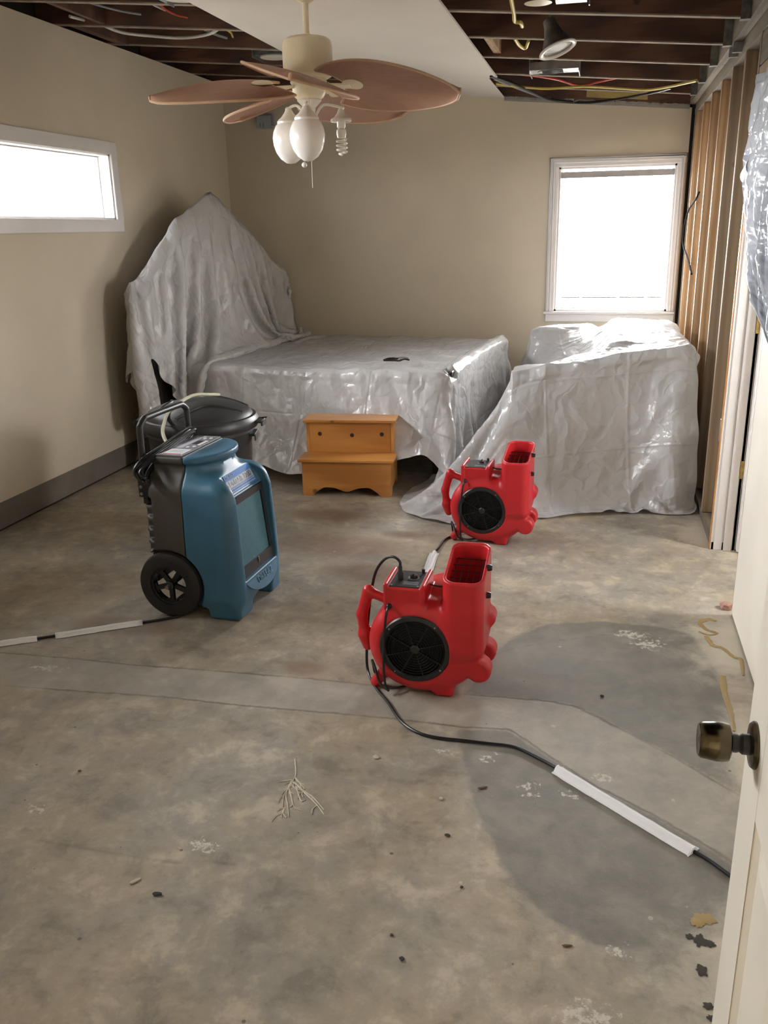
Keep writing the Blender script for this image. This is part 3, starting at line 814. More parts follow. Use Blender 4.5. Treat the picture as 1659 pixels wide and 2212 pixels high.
# ================================================================== CEILING FAN
FX, FY, FZ = -1.26, 3.90, 2.145
fan = tag(empty('ceiling_fan', (FX, FY, zc(FX) - .0135)), 'ivory ceiling fan with brown palm leaf blades and two white glass shades', 'ceiling fan')
def F(z): return z - (zc(FX) - .0135)           # heights relative to the fan's mount
MB().lathe([(.0, F(2.468)), (.022, F(2.468)), (.040, F(2.480)), (.058, F(2.515)), (.064, F(2.556)), (.064, F(2.566))], 32).build('canopy', M_IVORY, fan, smooth=True)
MB().lathe([(.0125, F(2.335)), (.0125, F(2.49))], 20).build('downrod', M_IVORY, fan, smooth=True)
MB().lathe([(.016, F(2.352)), (.022, F(2.345)), (.030, F(2.338)), (.085, F(2.336)), (.100, F(2.326)), (.105, F(2.308)), (.105, F(2.205)), (.100, F(2.192)), (.085, F(2.184)), (.0, F(2.182))], 48).build('motor_housing', M_IVORY, fan, smooth=True)
MB().lathe([(.075, F(2.186)), (.078, F(2.168)), (.072, F(2.160)), (.070, F(2.150)), (.070, F(2.128)), (.062, F(2.112)), (.052, F(2.104)), (.0, F(2.104))], 40).build('switch_housing', M_IVORY, fan, smooth=True)
MB().lathe([(.050, F(2.108)), (.052, F(2.098)), (.040, F(2.086)), (.026, F(2.072)), (.022, F(2.042)), (.026, F(2.022)), (.018, F(2.007)), (.0, F(2.000))], 32).build('light_hub', M_WHITEM, fan, smooth=True)

def blade_mesh():
    NL, NW = 26, 13
    top, uv = [], []
    for i in range(NL):
        s = i / (NL - 1)
        x = .165 + .50 * s
        # palm leaf outline: broad rounded base, soft point at the tip
        hw = .245 * (max(1e-4, math.sin(PI * min(1, (s * .90 + .10) ** .86))) ** .52)
        hw *= 1 - .12 * s
        for j in range(NW):
            v = j / (NW - 1) * 2 - 1
            pull = -.070 * (1 - s) * (abs(v) ** 1.6)            # heart shaped lobes beside the iron
            y = v * hw
            z = .012 * math.sin(PI * s) - .05 * (v * v) * .35 - .018 * s
            top.append((x + pull, y, z)); uv.append((math.atan2(y, x - .05) * .9, s))
    me = bpy.data.meshes.new('fan_blade')
    n = len(top); th = .006
    vs = top + [(a, b, c - th) for a, b, c in top]
    fs = []
    for i in range(NL - 1):
        for j in range(NW - 1):
            q = (i * NW + j, (i + 1) * NW + j, (i + 1) * NW + j + 1, i * NW + j + 1)
            fs.append(q); fs.append(tuple(n + k for k in q[::-1]))
    rim = [i * NW for i in range(NL)] + [(NL - 1) * NW + j for j in range(1, NW)] + [i * NW + NW - 1 for i in range(NL - 2, -1, -1)] + [j for j in range(NW - 2, 0, -1)]
    for a, b in zip(rim, rim[1:] + rim[:1]): fs.append((a, n + a, n + b, b))
    me.from_pydata(vs, [], fs)
    l = me.uv_layers.new(name='weave')
    full = [((u * 3), v) for u, v in uv] * 2
    for p in me.polygons:
        for li, vi in zip(p.loop_indices, p.vertices): l.data[li].uv = (full[vi][1], full[vi][0])
    me.materials.append(M_PALM)
    bm = bmesh.new(); bm.from_mesh(me); bmesh.ops.recalc_face_normals(bm, faces=bm.faces); bm.to_mesh(me); bm.free()
    me.shade_smooth(); me.set_sharp_from_angle(angle=math.radians(45))
    edge = MB().tube([Vector(top[k]) + Vector((0, 0, -th / 2)) for k in rim], .0055, 6, True, smooth=0)
    return me, edge
bme, bedge = blade_mesh()
iron = MB()
iron.box((.06, -.016, -.018), (.19, .016, -.010)); iron.lathe([(.0, -.012), (.036, -.011), (.045, -.008), (.045, -.005)], 24, (.20, 0, 0)); iron.lathe([(.045, .005), (.045, .008), (.036, .012), (0, .013)], 24, (.20, 0, 0))
rim_me = iron_me = None
for k in range(5):
    az = math.radians(283 + 72 * k)
    b = bpy.data.objects.new('fan_blade', bme); COL.objects.link(b); b.parent = fan
    b.matrix_local = Matrix.Translation((0, 0, F(FZ + .025))) @ Matrix.Rotation(az, 4, 'Z') @ Matrix.Rotation(math.radians(4), 4, 'Y') @ Matrix.Rotation(math.radians(-16.5), 4, 'X')
    if rim_me is None:
        e = bedge.build('blade_rim', M_PALMRIM, b, smooth=True); ir = iron.build('blade_iron', M_IVORY, b, smooth=True)
        rim_me, iron_me = e.data, ir.data
    else:
        for nm, me in (('blade_rim', rim_me), ('blade_iron', iron_me)):
            o = bpy.data.objects.new(nm, me); COL.objects.link(o); o.parent = b
# light kit: three arms, two glass shades, one bare spiral lamp
for k, az in enumerate((168, 278, 28)):
    a = math.radians(az); cx, cy = math.cos(a), math.sin(a)
    P = lambda r, z: (r * cx, r * cy, F(z))
    R_ = (.105, .085, .135)[k]
    arm = MB().tube([P(.018, 2.022), P(.035, 2.057), P(.055, 2.080), P(.080 if k != 1 else .07, 2.084), P(R_, 2.074), P(R_ + .004, 2.066)], .0058, 10).build('lamp_arm', M_WHITEM, fan, smooth=True)
    MB().sphere(P(R_ + .006, 2.072), .010, 8).build('arm_finial', M_WHITEM, arm, smooth=True)
    c = (R_ * cx, R_ * cy, 0)
    if k != 2:
        MB().lathe([(.0, F(2.078)), (.010, F(2.076)), (.020, F(2.058)), (.034, F(2.040)), (.047, F(2.030)), (.052, F(2.022)), (.051, F(2.012)), (.0, F(2.012))], 32, c).build('lamp_fitter', M_WHITEM, fan, smooth=True)
        MB().lathe([(.046, F(2.018)), (.060, F(2.006)), (.071, F(1.982)), (.075, F(1.957)), (.072, F(1.928)), (.062, F(1.898)), (.044, F(1.872)), (.020, F(1.855)), (.0, F(1.851))], 40, c).build('lamp_shade', M_FROST, fan, smooth=True)
    else:
        MB().lathe([(.0, F(2.072)), (.010, F(2.068)), (.016, F(2.052)), (.030, F(2.034)), (.044, F(2.028)), (.046, F(2.020)), (.042, F(2.016)), (.038, F(2.022)), (.0, F(2.024))], 32, c).build('lamp_fitter', M_WHITEM, fan, smooth=True)
        bulb = MB().lathe([(.0, F(2.022)), (.018, F(2.020)), (.018, F(1.997)), (.014, F(1.990)), (.020, F(1.984)), (.021, F(1.967)), (.017, F(1.952)), (.0, F(1.950))], 24, c).build('spiral_lamp', M_WHITEM, fan, smooth=True)
        pts = [(c[0] + .020 * math.cos(t), c[1] + .020 * math.sin(t), F(1.948) - .058 * t / (2 * PI * 3.4)) for t in np.linspace(0, 2 * PI * 3.4, 60)]
        MB().tube(pts, .0052, 8, smooth=0).tube([pts[-1], (c[0], c[1], F(1.884))], .005, 8, smooth=0).build('bulb_spiral', M_FBULB, bulb, smooth=True)
for (dx, dy, zt, zb, ball) in ((-.045, .03, 2.09, 1.835, 1), (.018, -.06, 2.085, 1.725, 0)):
    ch = MB().tube([(dx, dy, F(zt + .022)), (dx, dy, F(zb + .022))], .0011, 6, smooth=0).build('pull_chain', M_IVORY, fan)
    if ball: MB().sphere((dx, dy, F(zb + .022) - .010), .0115, 10).build('chain_ball', M_WHITEM, ch, smooth=True)

# ================================================================== RECESSED LIGHTS AND CEILING CABLES
rl = tag(empty('recessed_light', (-.283, 4.92, 2.405)), 'loose recessed spotlight can dangling below the dark rafters on the right', 'ceiling light')
rl.rotation_euler = (math.radians(-9), math.radians(-20), 0)
MB().lathe([(.016, .150), (.030, .146), (.034, .115), (.046, .075), (.074, .012), (.080, .0), (.068, .004), (.050, .045), (.03, .07), (0, .07)], 32).build('can_shell', mat('sooty_steel', (.20, .17, .15), .5, metal=.6, var=.3, vscale=18), rl, smooth=True)
MB().lathe([(.079, .004), (.094, .002), (.096, -.004), (.088, -.008), (.076, -.004), (.072, .004)], 40).build('trim_ring', M_WHITEM, rl, smooth=True)
MB().lathe([(0, .010), (.05, .004), (.071, .004)], 32).build('lamp_lens', mat('dull_lens', (.26, .22, .19), .5), rl, smooth=True)
MB().tube([(.01, .0, .14), (.02, .01, .20), (.0, .03, .27)], .008, 8).build('flex_conduit', M_STEEL, rl, smooth=True)
def can_frame(loc, label, w=.30, ring=True, rz=0.0, parts=True):
    t = tag(empty('recessed_light', loc, rz), label, 'ceiling light')
    fr = MB(); fr.box((-w / 2, -.085, .0), (w / 2, -.08, .045)); fr.box((-w / 2, .08, .0), (w / 2, .085, .045)); fr.box((-w / 2, -.085, .0), (-w / 2 + .07, .085, .003)); fr.box((w / 2 - .10, -.085, 0), (w / 2, .085, .003))
    for s in (-1, 1): fr.box((s * w / 2 - .002, -.12, -.02), (s * w / 2 + .002, .12, .10))
    fr.build('mounting_frame', M_STEEL, t)
    MB().lathe([(.078, -.004), (.078, .16), (.0, .165)], 32, (-.03, 0, 0), cap=False).build('can_shell', M_STEEL, t, smooth=True)
    MB().box((w / 2 - .10, -.05, .004), (w / 2 - .005, .05, .065)).build('wiring_box', M_STEEL, t, bevel=.003)
    if ring:
        MB().lathe([(.072, .0), (.100, -.002), (.102, -.010), (.075, -.014), (.0, -.010)], 40, (-.03, 0, 0)).build('trim_ring', M_WHITEM, t, smooth=True)
    return t
can_frame((-.365, 6.15, 2.487), 'steel recessed light housing between rafters behind the dangling spotlight', .30, False)
can_frame((-2.20, 6.20, 2.690), 'white ringed recessed light half hidden behind a fan blade, left rafters', .30, True)
can_frame((-1.98, 4.33, 2.640), 'white ringed recessed light cut by the photo top, left rafters', .26, True)
jbx = tag(empty('junction_box', (-.20, 4.33, 2.49)), 'galvanised junction box between rafters at the top of the photo', 'electrical box')
q = MB(); q.box((-.07, -.05, .0), (.07, .05, .004)); q.box((-.07, -.05, 0), (-.066, .05, .06)); q.box((.066, -.05, 0), (.07, .05, .06)); q.box((-.07, -.05, 0), (.07, -.046, .06)); q.box((-.07, .046, 0), (.07, .05, .06))
q.build('box_shell', M_STEEL, jbx); MB().box((.075, .0, -.02), (.080, .02, .10)).build('bracket', M_STEEL, jbx)
MB().lathe([(.0, -.006), (.035, -.004), (.06, .0), (.0, .002)], 24, (-.14, .0, .0)).build('pale_cover', M_IVORY, jbx, smooth=True)
def cable(pts, r, m, label, name='electrical_cable'):
    return tag(MB().tube(pts, r, 8).build(name, m, None, smooth=True), label, 'cable')
cable([(-3.034,5.029,2.756),(-2.967,5.234,2.750),(-2.963,5.479,2.750),(-2.801,5.571,2.736),(-2.615,5.602,2.719),(-2.378,5.453,2.698),(-2.212,5.243,2.683)], .009, M_WCAB, 'white cable sagging between the left rafters above the left wall')
cable([(-2.344,4.673,2.715),(-2.346,4.777,2.715),(-2.373,4.910,2.718),(-2.375,5.024,2.718),(-2.338,5.091,2.715)], .006, M_RCAB, 'short red wire between the left rafters')
cable([(-2.400,4.747,2.730),(-2.411,4.854,2.731),(-2.410,4.942,2.731),(-2.45,5.05,2.75)], .006, M_WCAB, 'short white wire beside the red wire in the left rafters')
cable([(-2.375,5.320,2.718),(-2.390,5.483,2.719),(-2.379,5.594,2.718),(-2.355,5.678,2.716)], .008, M_GCAB, 'grey cable stub between the left rafters near the drywall strip')
cable([(-2.242,5.382,2.706),(-2.251,5.492,2.707),(-2.299,5.641,2.711)], .006, M_YEL, 'short yellow wire beside the grey stub in the left rafters')
cable([(-2.78,4.64,2.76),(-2.74,4.80,2.75),(-2.66,4.95,2.74),(-2.60,5.05,2.74)], .006, M_GCAB, 'grey wire on the dark rafter face near the left wall corner')
cable([(-.792,6.340,2.508),(-.695,6.582,2.499),(-.599,6.938,2.491),(-.493,7.333,2.481),(-.381,7.48,2.471),(-.224,7.49,2.455),(-.083,7.384,2.445),(.112,7.084,2.428),(.286,6.744,2.412),(.363,6.546,2.406)], .009, M_CORD, 'long black cable drooping across the right rafters in front of the back wall')
cable([(-.79,6.52,2.516),(-.705,6.837,2.510),(-.615,7.119,2.502),(-.531,7.375,2.495),(-.47,7.47,2.50)], .007, M_GCAB, 'thin grey cable running beside the long black cable')
cable([(-.803,6.752,2.519),(-.626,6.860,2.503),(-.449,6.879,2.487),(-.204,6.719,2.466),(.011,6.724,2.447),(.210,6.756,2.429),(.336,6.589,2.418),(.434,6.357,2.405),(.494,6.244,2.402)], .009, M_YEL, 'long yellow cable strung under the farthest right rafters')
cable([(-.625,6.486,2.533),(-.492,6.553,2.521),(-.375,6.668,2.511),(-.273,6.878,2.502),(-.203,6.881,2.496),(-.082,6.655,2.485),(.036,6.443,2.474)], .008, M_RCAB, 'red cable dipping between the right rafters')
cable([(-.426,3.956,2.50),(-.439,4.158,2.48),(-.444,4.335,2.457),(-.451,4.449,2.45),(-.426,4.46,2.445),(-.429,4.577,2.452)], .009, M_YEL, 'frayed yellow cable end hanging from the first right rafter')
cable([(-.536,5.305,2.535),(-.521,5.421,2.520),(-.495,5.499,2.517),(-.466,5.360,2.529)], .009, M_YEL, 'yellow cable loop left of the dangling spotlight')
cable([(.594,6.56,1.76),(.585,6.65,1.72),(.575,7.060,1.649),(.570,7.270,1.503),(.572,7.208,1.404),(.585,6.876,1.316),(.594,6.598,1.227)], .007, mat('matte_black_sheath', (.012, .012, .012), .95, spec=.05), 'thin black cable bowed out from the bare studs')
wl = tag(empty('wall_light', (-2.82, YB, 2.43)), 'small white wall box high in the back left corner behind the fan', 'wall fixture')
MB().box((-.075, -.045, -.05), (.075, 0, .06)).build('housing', mat('pale_blue_white_plastic', (.33, .35, .38), .5), wl, bevel=.012)
MB().box((.064, -.048, -.03), (.08, -.004, .05)).build('side_vent', M_GCAB, wl, bevel=.004)
for x in (-.04, -.012): MB().box((x, -.050, -.04), (x + .014, -.0445, .0)).build('lens', M_GCAB, wl, bevel=.003)

# ================================================================== STEP STOOL
stool = tag(empty('step_stool', (-1.744, 4.937, 0), math.radians(6.2)), 'honey pine two-step bed stool with scalloped apron and dark plugs', 'step stool')
W_, D1, D2, H1, H2 = .552, .175, .345, .235, .445
fr2 = lambda a, b, h: (a, h, b)
ap = [(0, 0), (.065, 0)]
for k in range(1, 26):
    s = k / 26; x = .065 + (W_ - .13) * s
    ap.append((x, .055 * min(1, math.sin(PI * s) * 2.0) ** .75 - .028 * math.exp(-((s - .5) / .13) ** 2)))
ap += [(W_ - .065, 0), (W_, 0), (W_, H1 - .017), (0, H1 - .017)]
MB().prism(ap, 0, .017, fr2).build('apron', M_PINE, stool, bevel=.0015)
MB().box((-.022, -.022, H1 - .017), (W_ + .022, D1 + .002, H1)).build('tread', M_PINE, stool, bevel=.004)
MB().box((-.018, D1 - .022, H2 - .018), (W_ + .018, D2 + .012, H2)).build('tread', M_PINE, stool, bevel=.004)
MB().box((.019, D1 + .004, H1 - .016), (W_ - .019, D1 + .020, H2 - .018)).build('riser', M_PINE, stool, bevel=.001)
side = [(.017, 0), (.06, 0), (.085, .04), (.26, .04), (.285, 0), (D2, 0), (D2, H2 - .018), (D1, H2 - .018), (D1, H1 - .0175), (.017, H1 - .0175)]
for xa in (0, W_ - .018): MB().prism(side, xa, xa + .018, lambda a, b, h: (h, a, b)).build('side_panel', M_PINE, stool, bevel=.0015)
MB().box((.018, D2 - .016, .05), (W_ - .018, D2, H2 - .018)).build('back_panel', M_PINE, stool)
for x in (.085, .29, .478): MB().lathe([(0, -.004), (.010, -.0035), (.013, 0), (.013, .003)], 20, (x, D1 + .003, .352 if x != .29 else .345), 'Y').build('plug', M_KNOT, stool, smooth=True)

# ================================================================== BIN
TX, TY = -1.96, 4.03
bin_ = tag(empty('trash_can', (TX, TY, 0)), 'black round plastic trash can with domed lid behind the blue dehumidifier', 'trash can')
MB().lathe([(.0, .0), (.215, .0), (.22, .012), (.262, .60), (.270, .610), (.270, .655), (.262, .655), (.250, .64), (.0, .64)], 64).build('bin_body', M_CANB, bin_, smooth=True)
for a in (0, PI): MB().box((.255, -.06, .585), (.285, .06, .60)).box((.28, -.055, .56), (.287, .055, .60)).build('bin_handle', M_CANB, bin_, bevel=.004).rotation_euler = (0, 0, a + .25)
lid = MB().lathe([(.275, .628), (.292, .632), (.298, .645), (.297, .672), (.286, .690), (.270, .692), (.262, .706), (.245, .722), (.18, .748), (.09, .766), (.0, .772)], 72, cap=False).build('lid', M_CANB, bin_, smooth=True, angle=50)
for k in range(3):
    a0 = k * 2 * PI / 3 + .5
    pts = []
    for s in np.linspace(0, 1, 14):
        r = .245 - .20 * math.sin(PI * s) ** .8 * .55
        a = a0 + s * 1.5
        zz = .772 - .055 * (r / .245) ** 2.2
        pts.append((r * math.cos(a), r * math.sin(a), zz))
    MB().tube(pts, .010, 8).build('lid_rib', M_CANB, lid, smooth=True)
for a in (.15, PI + .15):
    MB().box((.285, -.045, .655), (.335, .045, .668)).box((.325, -.045, .640), (.335, .045, .668)).build('lid_grip', M_CANB, lid, bevel=.005).rotation_euler = (0, 0, a)

# ================================================================== DEHUMIDIFIER
deh = tag(empty('dehumidifier', (-1.822, 3.130, 0), math.radians(-3)), 'blue and charcoal wheeled dehumidifier with black tube handle and green grille', 'dehumidifier')
WD = .455
def deh_sdf(x, y, z):
    yc = WD / 2
    # waist: the shell is wider low down, shoulders roll into a neck
    hw = .2275 - .012 * np.clip((z - .30) / .3, 0, 1)
    fx = .420 - .015 * np.clip((z - .2) / .32, 0, 1) - .60 * np.clip(z - .50, 0, 1) ** 1.5 * 1.9
    qx = np.abs(x - fx / 2) - fx / 2 + .055; qy = np.abs(y - yc) - hw + .055; qz = np.abs(z - .325) - .295 + .07
    body = np.sqrt(np.maximum(qx, 0) ** 2 + np.maximum(qy, 0) ** 2 + np.maximum(qz, 0) ** 2) + np.minimum(np.maximum(qx, np.maximum(qy, qz)), 0) - .06
    def plan(e):   # rounded tongue seen from above: straight at the back, half round in front
        ex = np.sqrt(np.maximum(x - .185, 0) ** 2 / (.135 + e) ** 2 + (y - yc) ** 2 / (.185 + e) ** 2)
        d1 = (ex - 1) * (.135 + e)
        d2 = np.maximum(np.abs(y - yc) - (.185 + e), .035 - e - x)
        return np.where(x > .185, d1, d2)
    neck = smax(plan(-.012), np.abs(z - .60) - .09, .012)
    flange = smax(plan(.004), np.abs(z - .686) - .016, .012)
    d = smin(body, neck, .055)
    d = smin(d, flange, .012)
    # finger hole under the flange
    d = smax(d, -sd_cap(x, y, z, (.245, -.0, .652), (.275, .05, .652), .013), .006)
    # grille and sticker recesses in the front
    arch = np.maximum(np.maximum(np.abs(y - yc) - .158, .525 - z), ((z - .525) / .135) ** 2 + ((y - yc) / .165) ** 2 - 1)
    d = smax(d, -np.maximum(arch, (.345 - (z - .525) * .5) - x + .018), .005)
    d = smax(d, -np.maximum(np.maximum(np.abs(y - yc) - .163, np.abs(z - .345) - .178), .4045 - .035 * np.clip((z - .2) / .32, 0, 1) - x), .004)
    # wheel bay, skids, side scoop
    rw_ = np.sqrt((x - .10) ** 2 + (z - .147) ** 2)
    d = smax(d, -np.maximum(rw_ - .158, np.minimum(y - .052, WD - .052 - y)), .012)
    d = smax(d, -(rw_ - .092), .02)
    d = smax(d, -np.maximum(x - .07, z - .12), .02)
    d = smin(d, sd_box(x, y, z, (.335, .085, .04), (.075, .07, .04), .02), .02)
    d = smin(d, sd_box(x, y, z, (.340, WD - .075, .04), (.075, .06, .04), .02), .02)
    d = smax(d, -sd_box(x, y, z, (.38, .26, .02), (.2, .085, .055), .015), .01)
    # stepped ribs down the rear corners
    for zz in np.arange(.305, .56, .052):
        for yy in (-.005, WD + .005):
            d = smax(d, -sd_box(x, y, z, (.012, yy, zz), (.034, .045, .017), .008), .008)
    return d
SEAM = .190
lo, hi = (-.03, -.02, -.01), (.47, WD + .02, .72)
P, Fq = surface_nets(lambda x, y, z: smax(deh_sdf(x, y, z), x - SEAM + .0025 - .012 * np.clip((.30 - z) / .1, 0, 1), .004), lo, (.21, hi[1], hi[2]), .0052)
np_mesh('rear_shell', P, Fq, M_GREY, deh)
P, Fq = surface_nets(lambda x, y, z: smax(deh_sdf(x, y, z), SEAM - x, .006), (.17, lo[1], lo[2]), hi, .0052)
np_mesh('front_shell', P, Fq, M_BLUE, deh)
for yy, s in ((.012, -1), (WD - .012, 1)):
    wh = MB().lathe([(.088, -.024), (.108, -.025), (.126, -.024), (.141, -.016), (.147, 0), (.141, .016), (.126, .024), (.108, .025), (.088, .024), (.088, -.024)], 64, (.10, yy, .147), 'Y', cap=False).build('wheel', M_RUBBER, deh, smooth=True, angle=40)
    hb = MB().lathe([(.078, -.018), (.089, -.018), (.089, .018), (.078, .018), (.078, -.018)], 48, (.10, yy, .147), 'Y', cap=False)
    hb.lathe([(0, -.026), (.014, -.026), (.020, -.022), (.022, .015), (0, .015)], 28, (.10, yy, .147), 'Y')
    for k in range(5):
        a = 2 * PI * k / 5 - PI / 2; u = Vector((math.cos(a), 0, math.sin(a)))
        hb.obox(Vector((.10, yy, .147)) + u * .05, (.033, .008, .0105), Matrix((u, Vector((0, 1, 0)), u.cross(Vector((0, 1, 0))))).transposed())
        for sg in (-1, 1):
            w_ = Vector((math.cos(a + sg * .16), 0, math.sin(a + sg * .16)))
            hb.obox(Vector((.10, yy, .147)) + w_ * .079, (.010, .007, .012), Matrix((w_, Vector((0, 1, 0)), w_.cross(Vector((0, 1, 0))))).transposed())
    hb.build('wheel_hub', M_BLACK, wh, bevel=.002)
    MB().lathe([(0, -.030), (.007, -.029), (.009, -.026)], 16, (.10, yy, .147), 'Y').build('hub_cap', M_STEEL, wh, smooth=True)
MB().lathe([(.009, -.03), (.009, WD + .03)], 16, (.10, 0, .147), 'Y').build('axle', M_STEEL, deh, smooth=True)
MB().tube([(.012, .030, .50), (.012, .030, .60), (.012, .032, .80), (.012, .040, .828), (.012, .070, .848), (.012, .105, .852), (.012, WD - .105, .852), (.012, WD - .070, .848), (.012, WD - .040, .828), (.012, WD - .032, .80), (.012, WD - .030, .60), (.012, WD - .030, .50)], .0135, 14).build('tube_handle', M_BLACK, deh, smooth=True)
for yy in (.030, WD - .030):
    b = MB().box((-.010, yy - .022, .53), (.04, yy + .022, .605)).build('handle_bracket', M_BLACK, deh, bevel=.005)
    for zz in (.545, .575): MB().lathe([(0, -.004), (.006, -.003), (.007, 0)], 12, (.004, yy - .022, zz), 'Y').build('screw', M_STEEL, b, smooth=True)
cd = MB()
for k in range(7):
    oy, oz, ox = random.uniform(-.014, .014), random.uniform(-.014, .020), .034 + .012 * (k % 3)
    L0, L1 = -.025 + random.uniform(-.01, .015), WD - .06 + random.uniform(-.02, .03)
    zt, zb = .715 + oz, .668 + oz * .5 - .02 * (k % 2)
    pts = [(ox, L0 + oy, zb - .035), (ox - .02, L0 - .012, (zt + zb) / 2 - .03), (ox, L0 + .03, zt - .022), (ox + .01, L0 + .14, zt - .004), (ox, L1 - .10, zt + .012), (ox, L1, zt + .022), (ox - .012, L1 + .015, zt + .0), (ox - .012, L1 - .06, zt - .022), (ox - .025, L0 + .16, zb + .012), (ox - .02, L0 + .05, zb - .018)]
    cd.tube(pts, .0058, 8, closed=True, smooth=4)
cd.build('power_cord', M_CORD, deh, smooth=True, label='black power cord coiled over the rear edge')
cp = MB().box((.062, .050, .702), (.182, WD - .05, .7065)).build('control_panel', M_PANEL, deh, bevel=.001)
for ya in (.055, WD - .060): MB().box((.066, ya, .7066), (.178, ya + .005, .7076)).build('panel_border', M_SILVER, cp)
lb = MB().box((.082, .066, .7066), (.172, .155, .7074)).build('warning_label', M_LABEL, cp)
MB().box((.086, .068, .7075), (.168, .078, .7079)).build('red_stripe', M_REDINK, cp)
for k in range(5): MB().box((.092, .098 + k * .010, .7075), (.162 - .012 * (k % 2), .101 + k * .010, .7078)).build('print_line', M_SILVER, cp)
MB().box((.082, .175, .7066), (.116, .38, .7072)).build('legend_film', M_SILVER, cp)
MB().box((.122, .25, .7066), (.150, .31, .7076)).build('display', M_BLACK, cp)
for (x, y) in ((.135, .19), (.158, .205), (.135, .345), (.158, .36), (.120, .375)): MB().lathe([(.0075, .7066), (.0075, .709), (0, .7095)], 16, (x, y, 0)).build('button', M_LABEL, cp, smooth=True)
for k in range(4): MB().box((.154, .235 + k * .022, .7066), (.168, .25 + k * .022, .7074)).build('key', M_LABEL, cp)
# front grille: black frame, teal coil fins seen through a perforated screen
def gx_(z): return .4075 - .035 * min(1, max(0, (z - .2) / .32))
gy0, gy1, gz0, gz1 = WD / 2 - .158, WD / 2 + .158, .172, .518
fr_ = lambda a, b, h: (gx_(b) + h, a, b)
g = MB()
for (ya, yb, za, zb) in ((gy0, gy0 + .024, gz0, gz1), (gy1 - .024, gy1, gz0, gz1), (gy0, gy1, gz1 - .030, gz1), (gy0, gy1, gz0, gz0 + .050)):
    g.prism([(ya, za), (yb, za), (yb, min(zb, .345)), (yb, zb), (ya, zb), (ya, max(za, min(zb, .345)))] if False else [(ya, za), (yb, za), (yb, zb), (ya, zb)], -.003, .005, fr_)
grl = g.build('grille_frame', M_BLACK, deh, bevel=.001)
MB().prism([(gy0 + .02, gz0 + .04), (gy1 - .02, gz0 + .04), (gy1 - .02, gz1 - .02), (gy0 + .02, gz1 - .02)], -.012, -.008, fr_).build('coil_face', M_DKTEAL, grl)
fins = MB()
ny, nz = 24, 36
for i in range(nz):
    z = gz0 + .056 + (gz1 - gz0 - .092) * i / (nz - 1)
    for j in range(ny):
        y = gy0 + .030 + (gy1 - gy0 - .060) * (j + (.5 if i % 2 else 0)) / ny
        if abs(y - WD / 2) < .018 and z < gz0 + .07: continue
        c = fr_(y, z, -.001)
        r1, r2 = .0042, .0028
        fins.add([(c[0], y - r1, z), (c[0], y, z - r2), (c[0], y + r1, z), (c[0], y, z + r2), (c[0] + .0012, y, z)], [(0, 1, 4), (1, 2, 4), (2, 3, 4), (3, 0, 4)])
fins.build('coil_fins', M_TEAL, grl, kind='stuff', recalc=False)
MB().prism([(WD / 2 - .003, gz0 + .026), (WD / 2 + .003, gz0 + .026), (WD / 2 + .003, gz0 + .052), (WD / 2 - .003, gz0 + .052)], .005, .008, fr_).build('grille_latch', M_STEEL, grl)
fx_ = lambda z: .3640 - (z - .525) * .5
tilt = math.atan(.5)
fr3 = lambda a, b, h: (fx_(b) + h * math.cos(tilt), a, b + h * math.sin(tilt))
stk = MB().prism([(WD / 2 - .108, .532), (WD / 2 + .132, .532), (WD / 2 + .132, .606), (WD / 2 - .108, .606)], -.001, .0016, fr3).build('name_sticker', M_STICK, deh)
MB().prism([(WD / 2 - .106, .552), (WD / 2 + .130, .552), (WD / 2 + .130, .582), (WD / 2 - .106, .582)], .0016, .0020, fr3).build('pale_band', M_SILVER, stk)
for za in (.536, .546): MB().prism([(WD / 2 - .106, za), (WD / 2 + .130, za), (WD / 2 + .130, za + .003), (WD / 2 - .106, za + .003)], .0016, .0020, fr3).build('pale_line', M_SILVER, stk)
trot = (PI / 2 - tilt, 0, PI / 2)
M_NAVY = mat('navy_print', (.03, .05, .12), .4)
text('sticker_name', 'DRIZAIR 1200', .034, fr3(WD / 2 + .012, .567, .0026), trot, M_NAVY, stk, sx=1.0)
text('sticker_maker', 'DRI-EAZ', .019, fr3(WD / 2 - .060, .594, .0026), trot, M_NAVY, stk)
bd = []
for k in range(25):
    a = PI + PI * k / 24; bd.append((WD / 2 + .158 * math.cos(a), .165 + .072 * math.sin(a)))
bp = MB().prism(bd, -.012, .004, lambda a, b, h: (.417 + (.165 - b) * .42 + h, a, b)).build('badge_shelf', M_BLUE, deh, bevel=.002)
text('badge_name', 'DRI-EAZ', .040, (.4345, WD / 2 + .01, .138), (PI / 2 - .4, 0, PI / 2), mat('pale_blue_embossing', (.10, .24, .35), .4), bp, .0012)

hose = tag(MB().tube([(-1.800, 3.47, .60), (-1.865, 3.50, .66), (-1.92, 3.56, .70), (-1.985, 3.70, .715), (-2.03, 3.86, .745), (-1.99, 4.02, .788), (-1.93, 4.12, .778), (-1.90, 4.16, .770)], .0085, 10).build('drain_hose', M_HOSE, None, smooth=True), 'pale clear drain hose lying over the black trash can lid', 'hose')

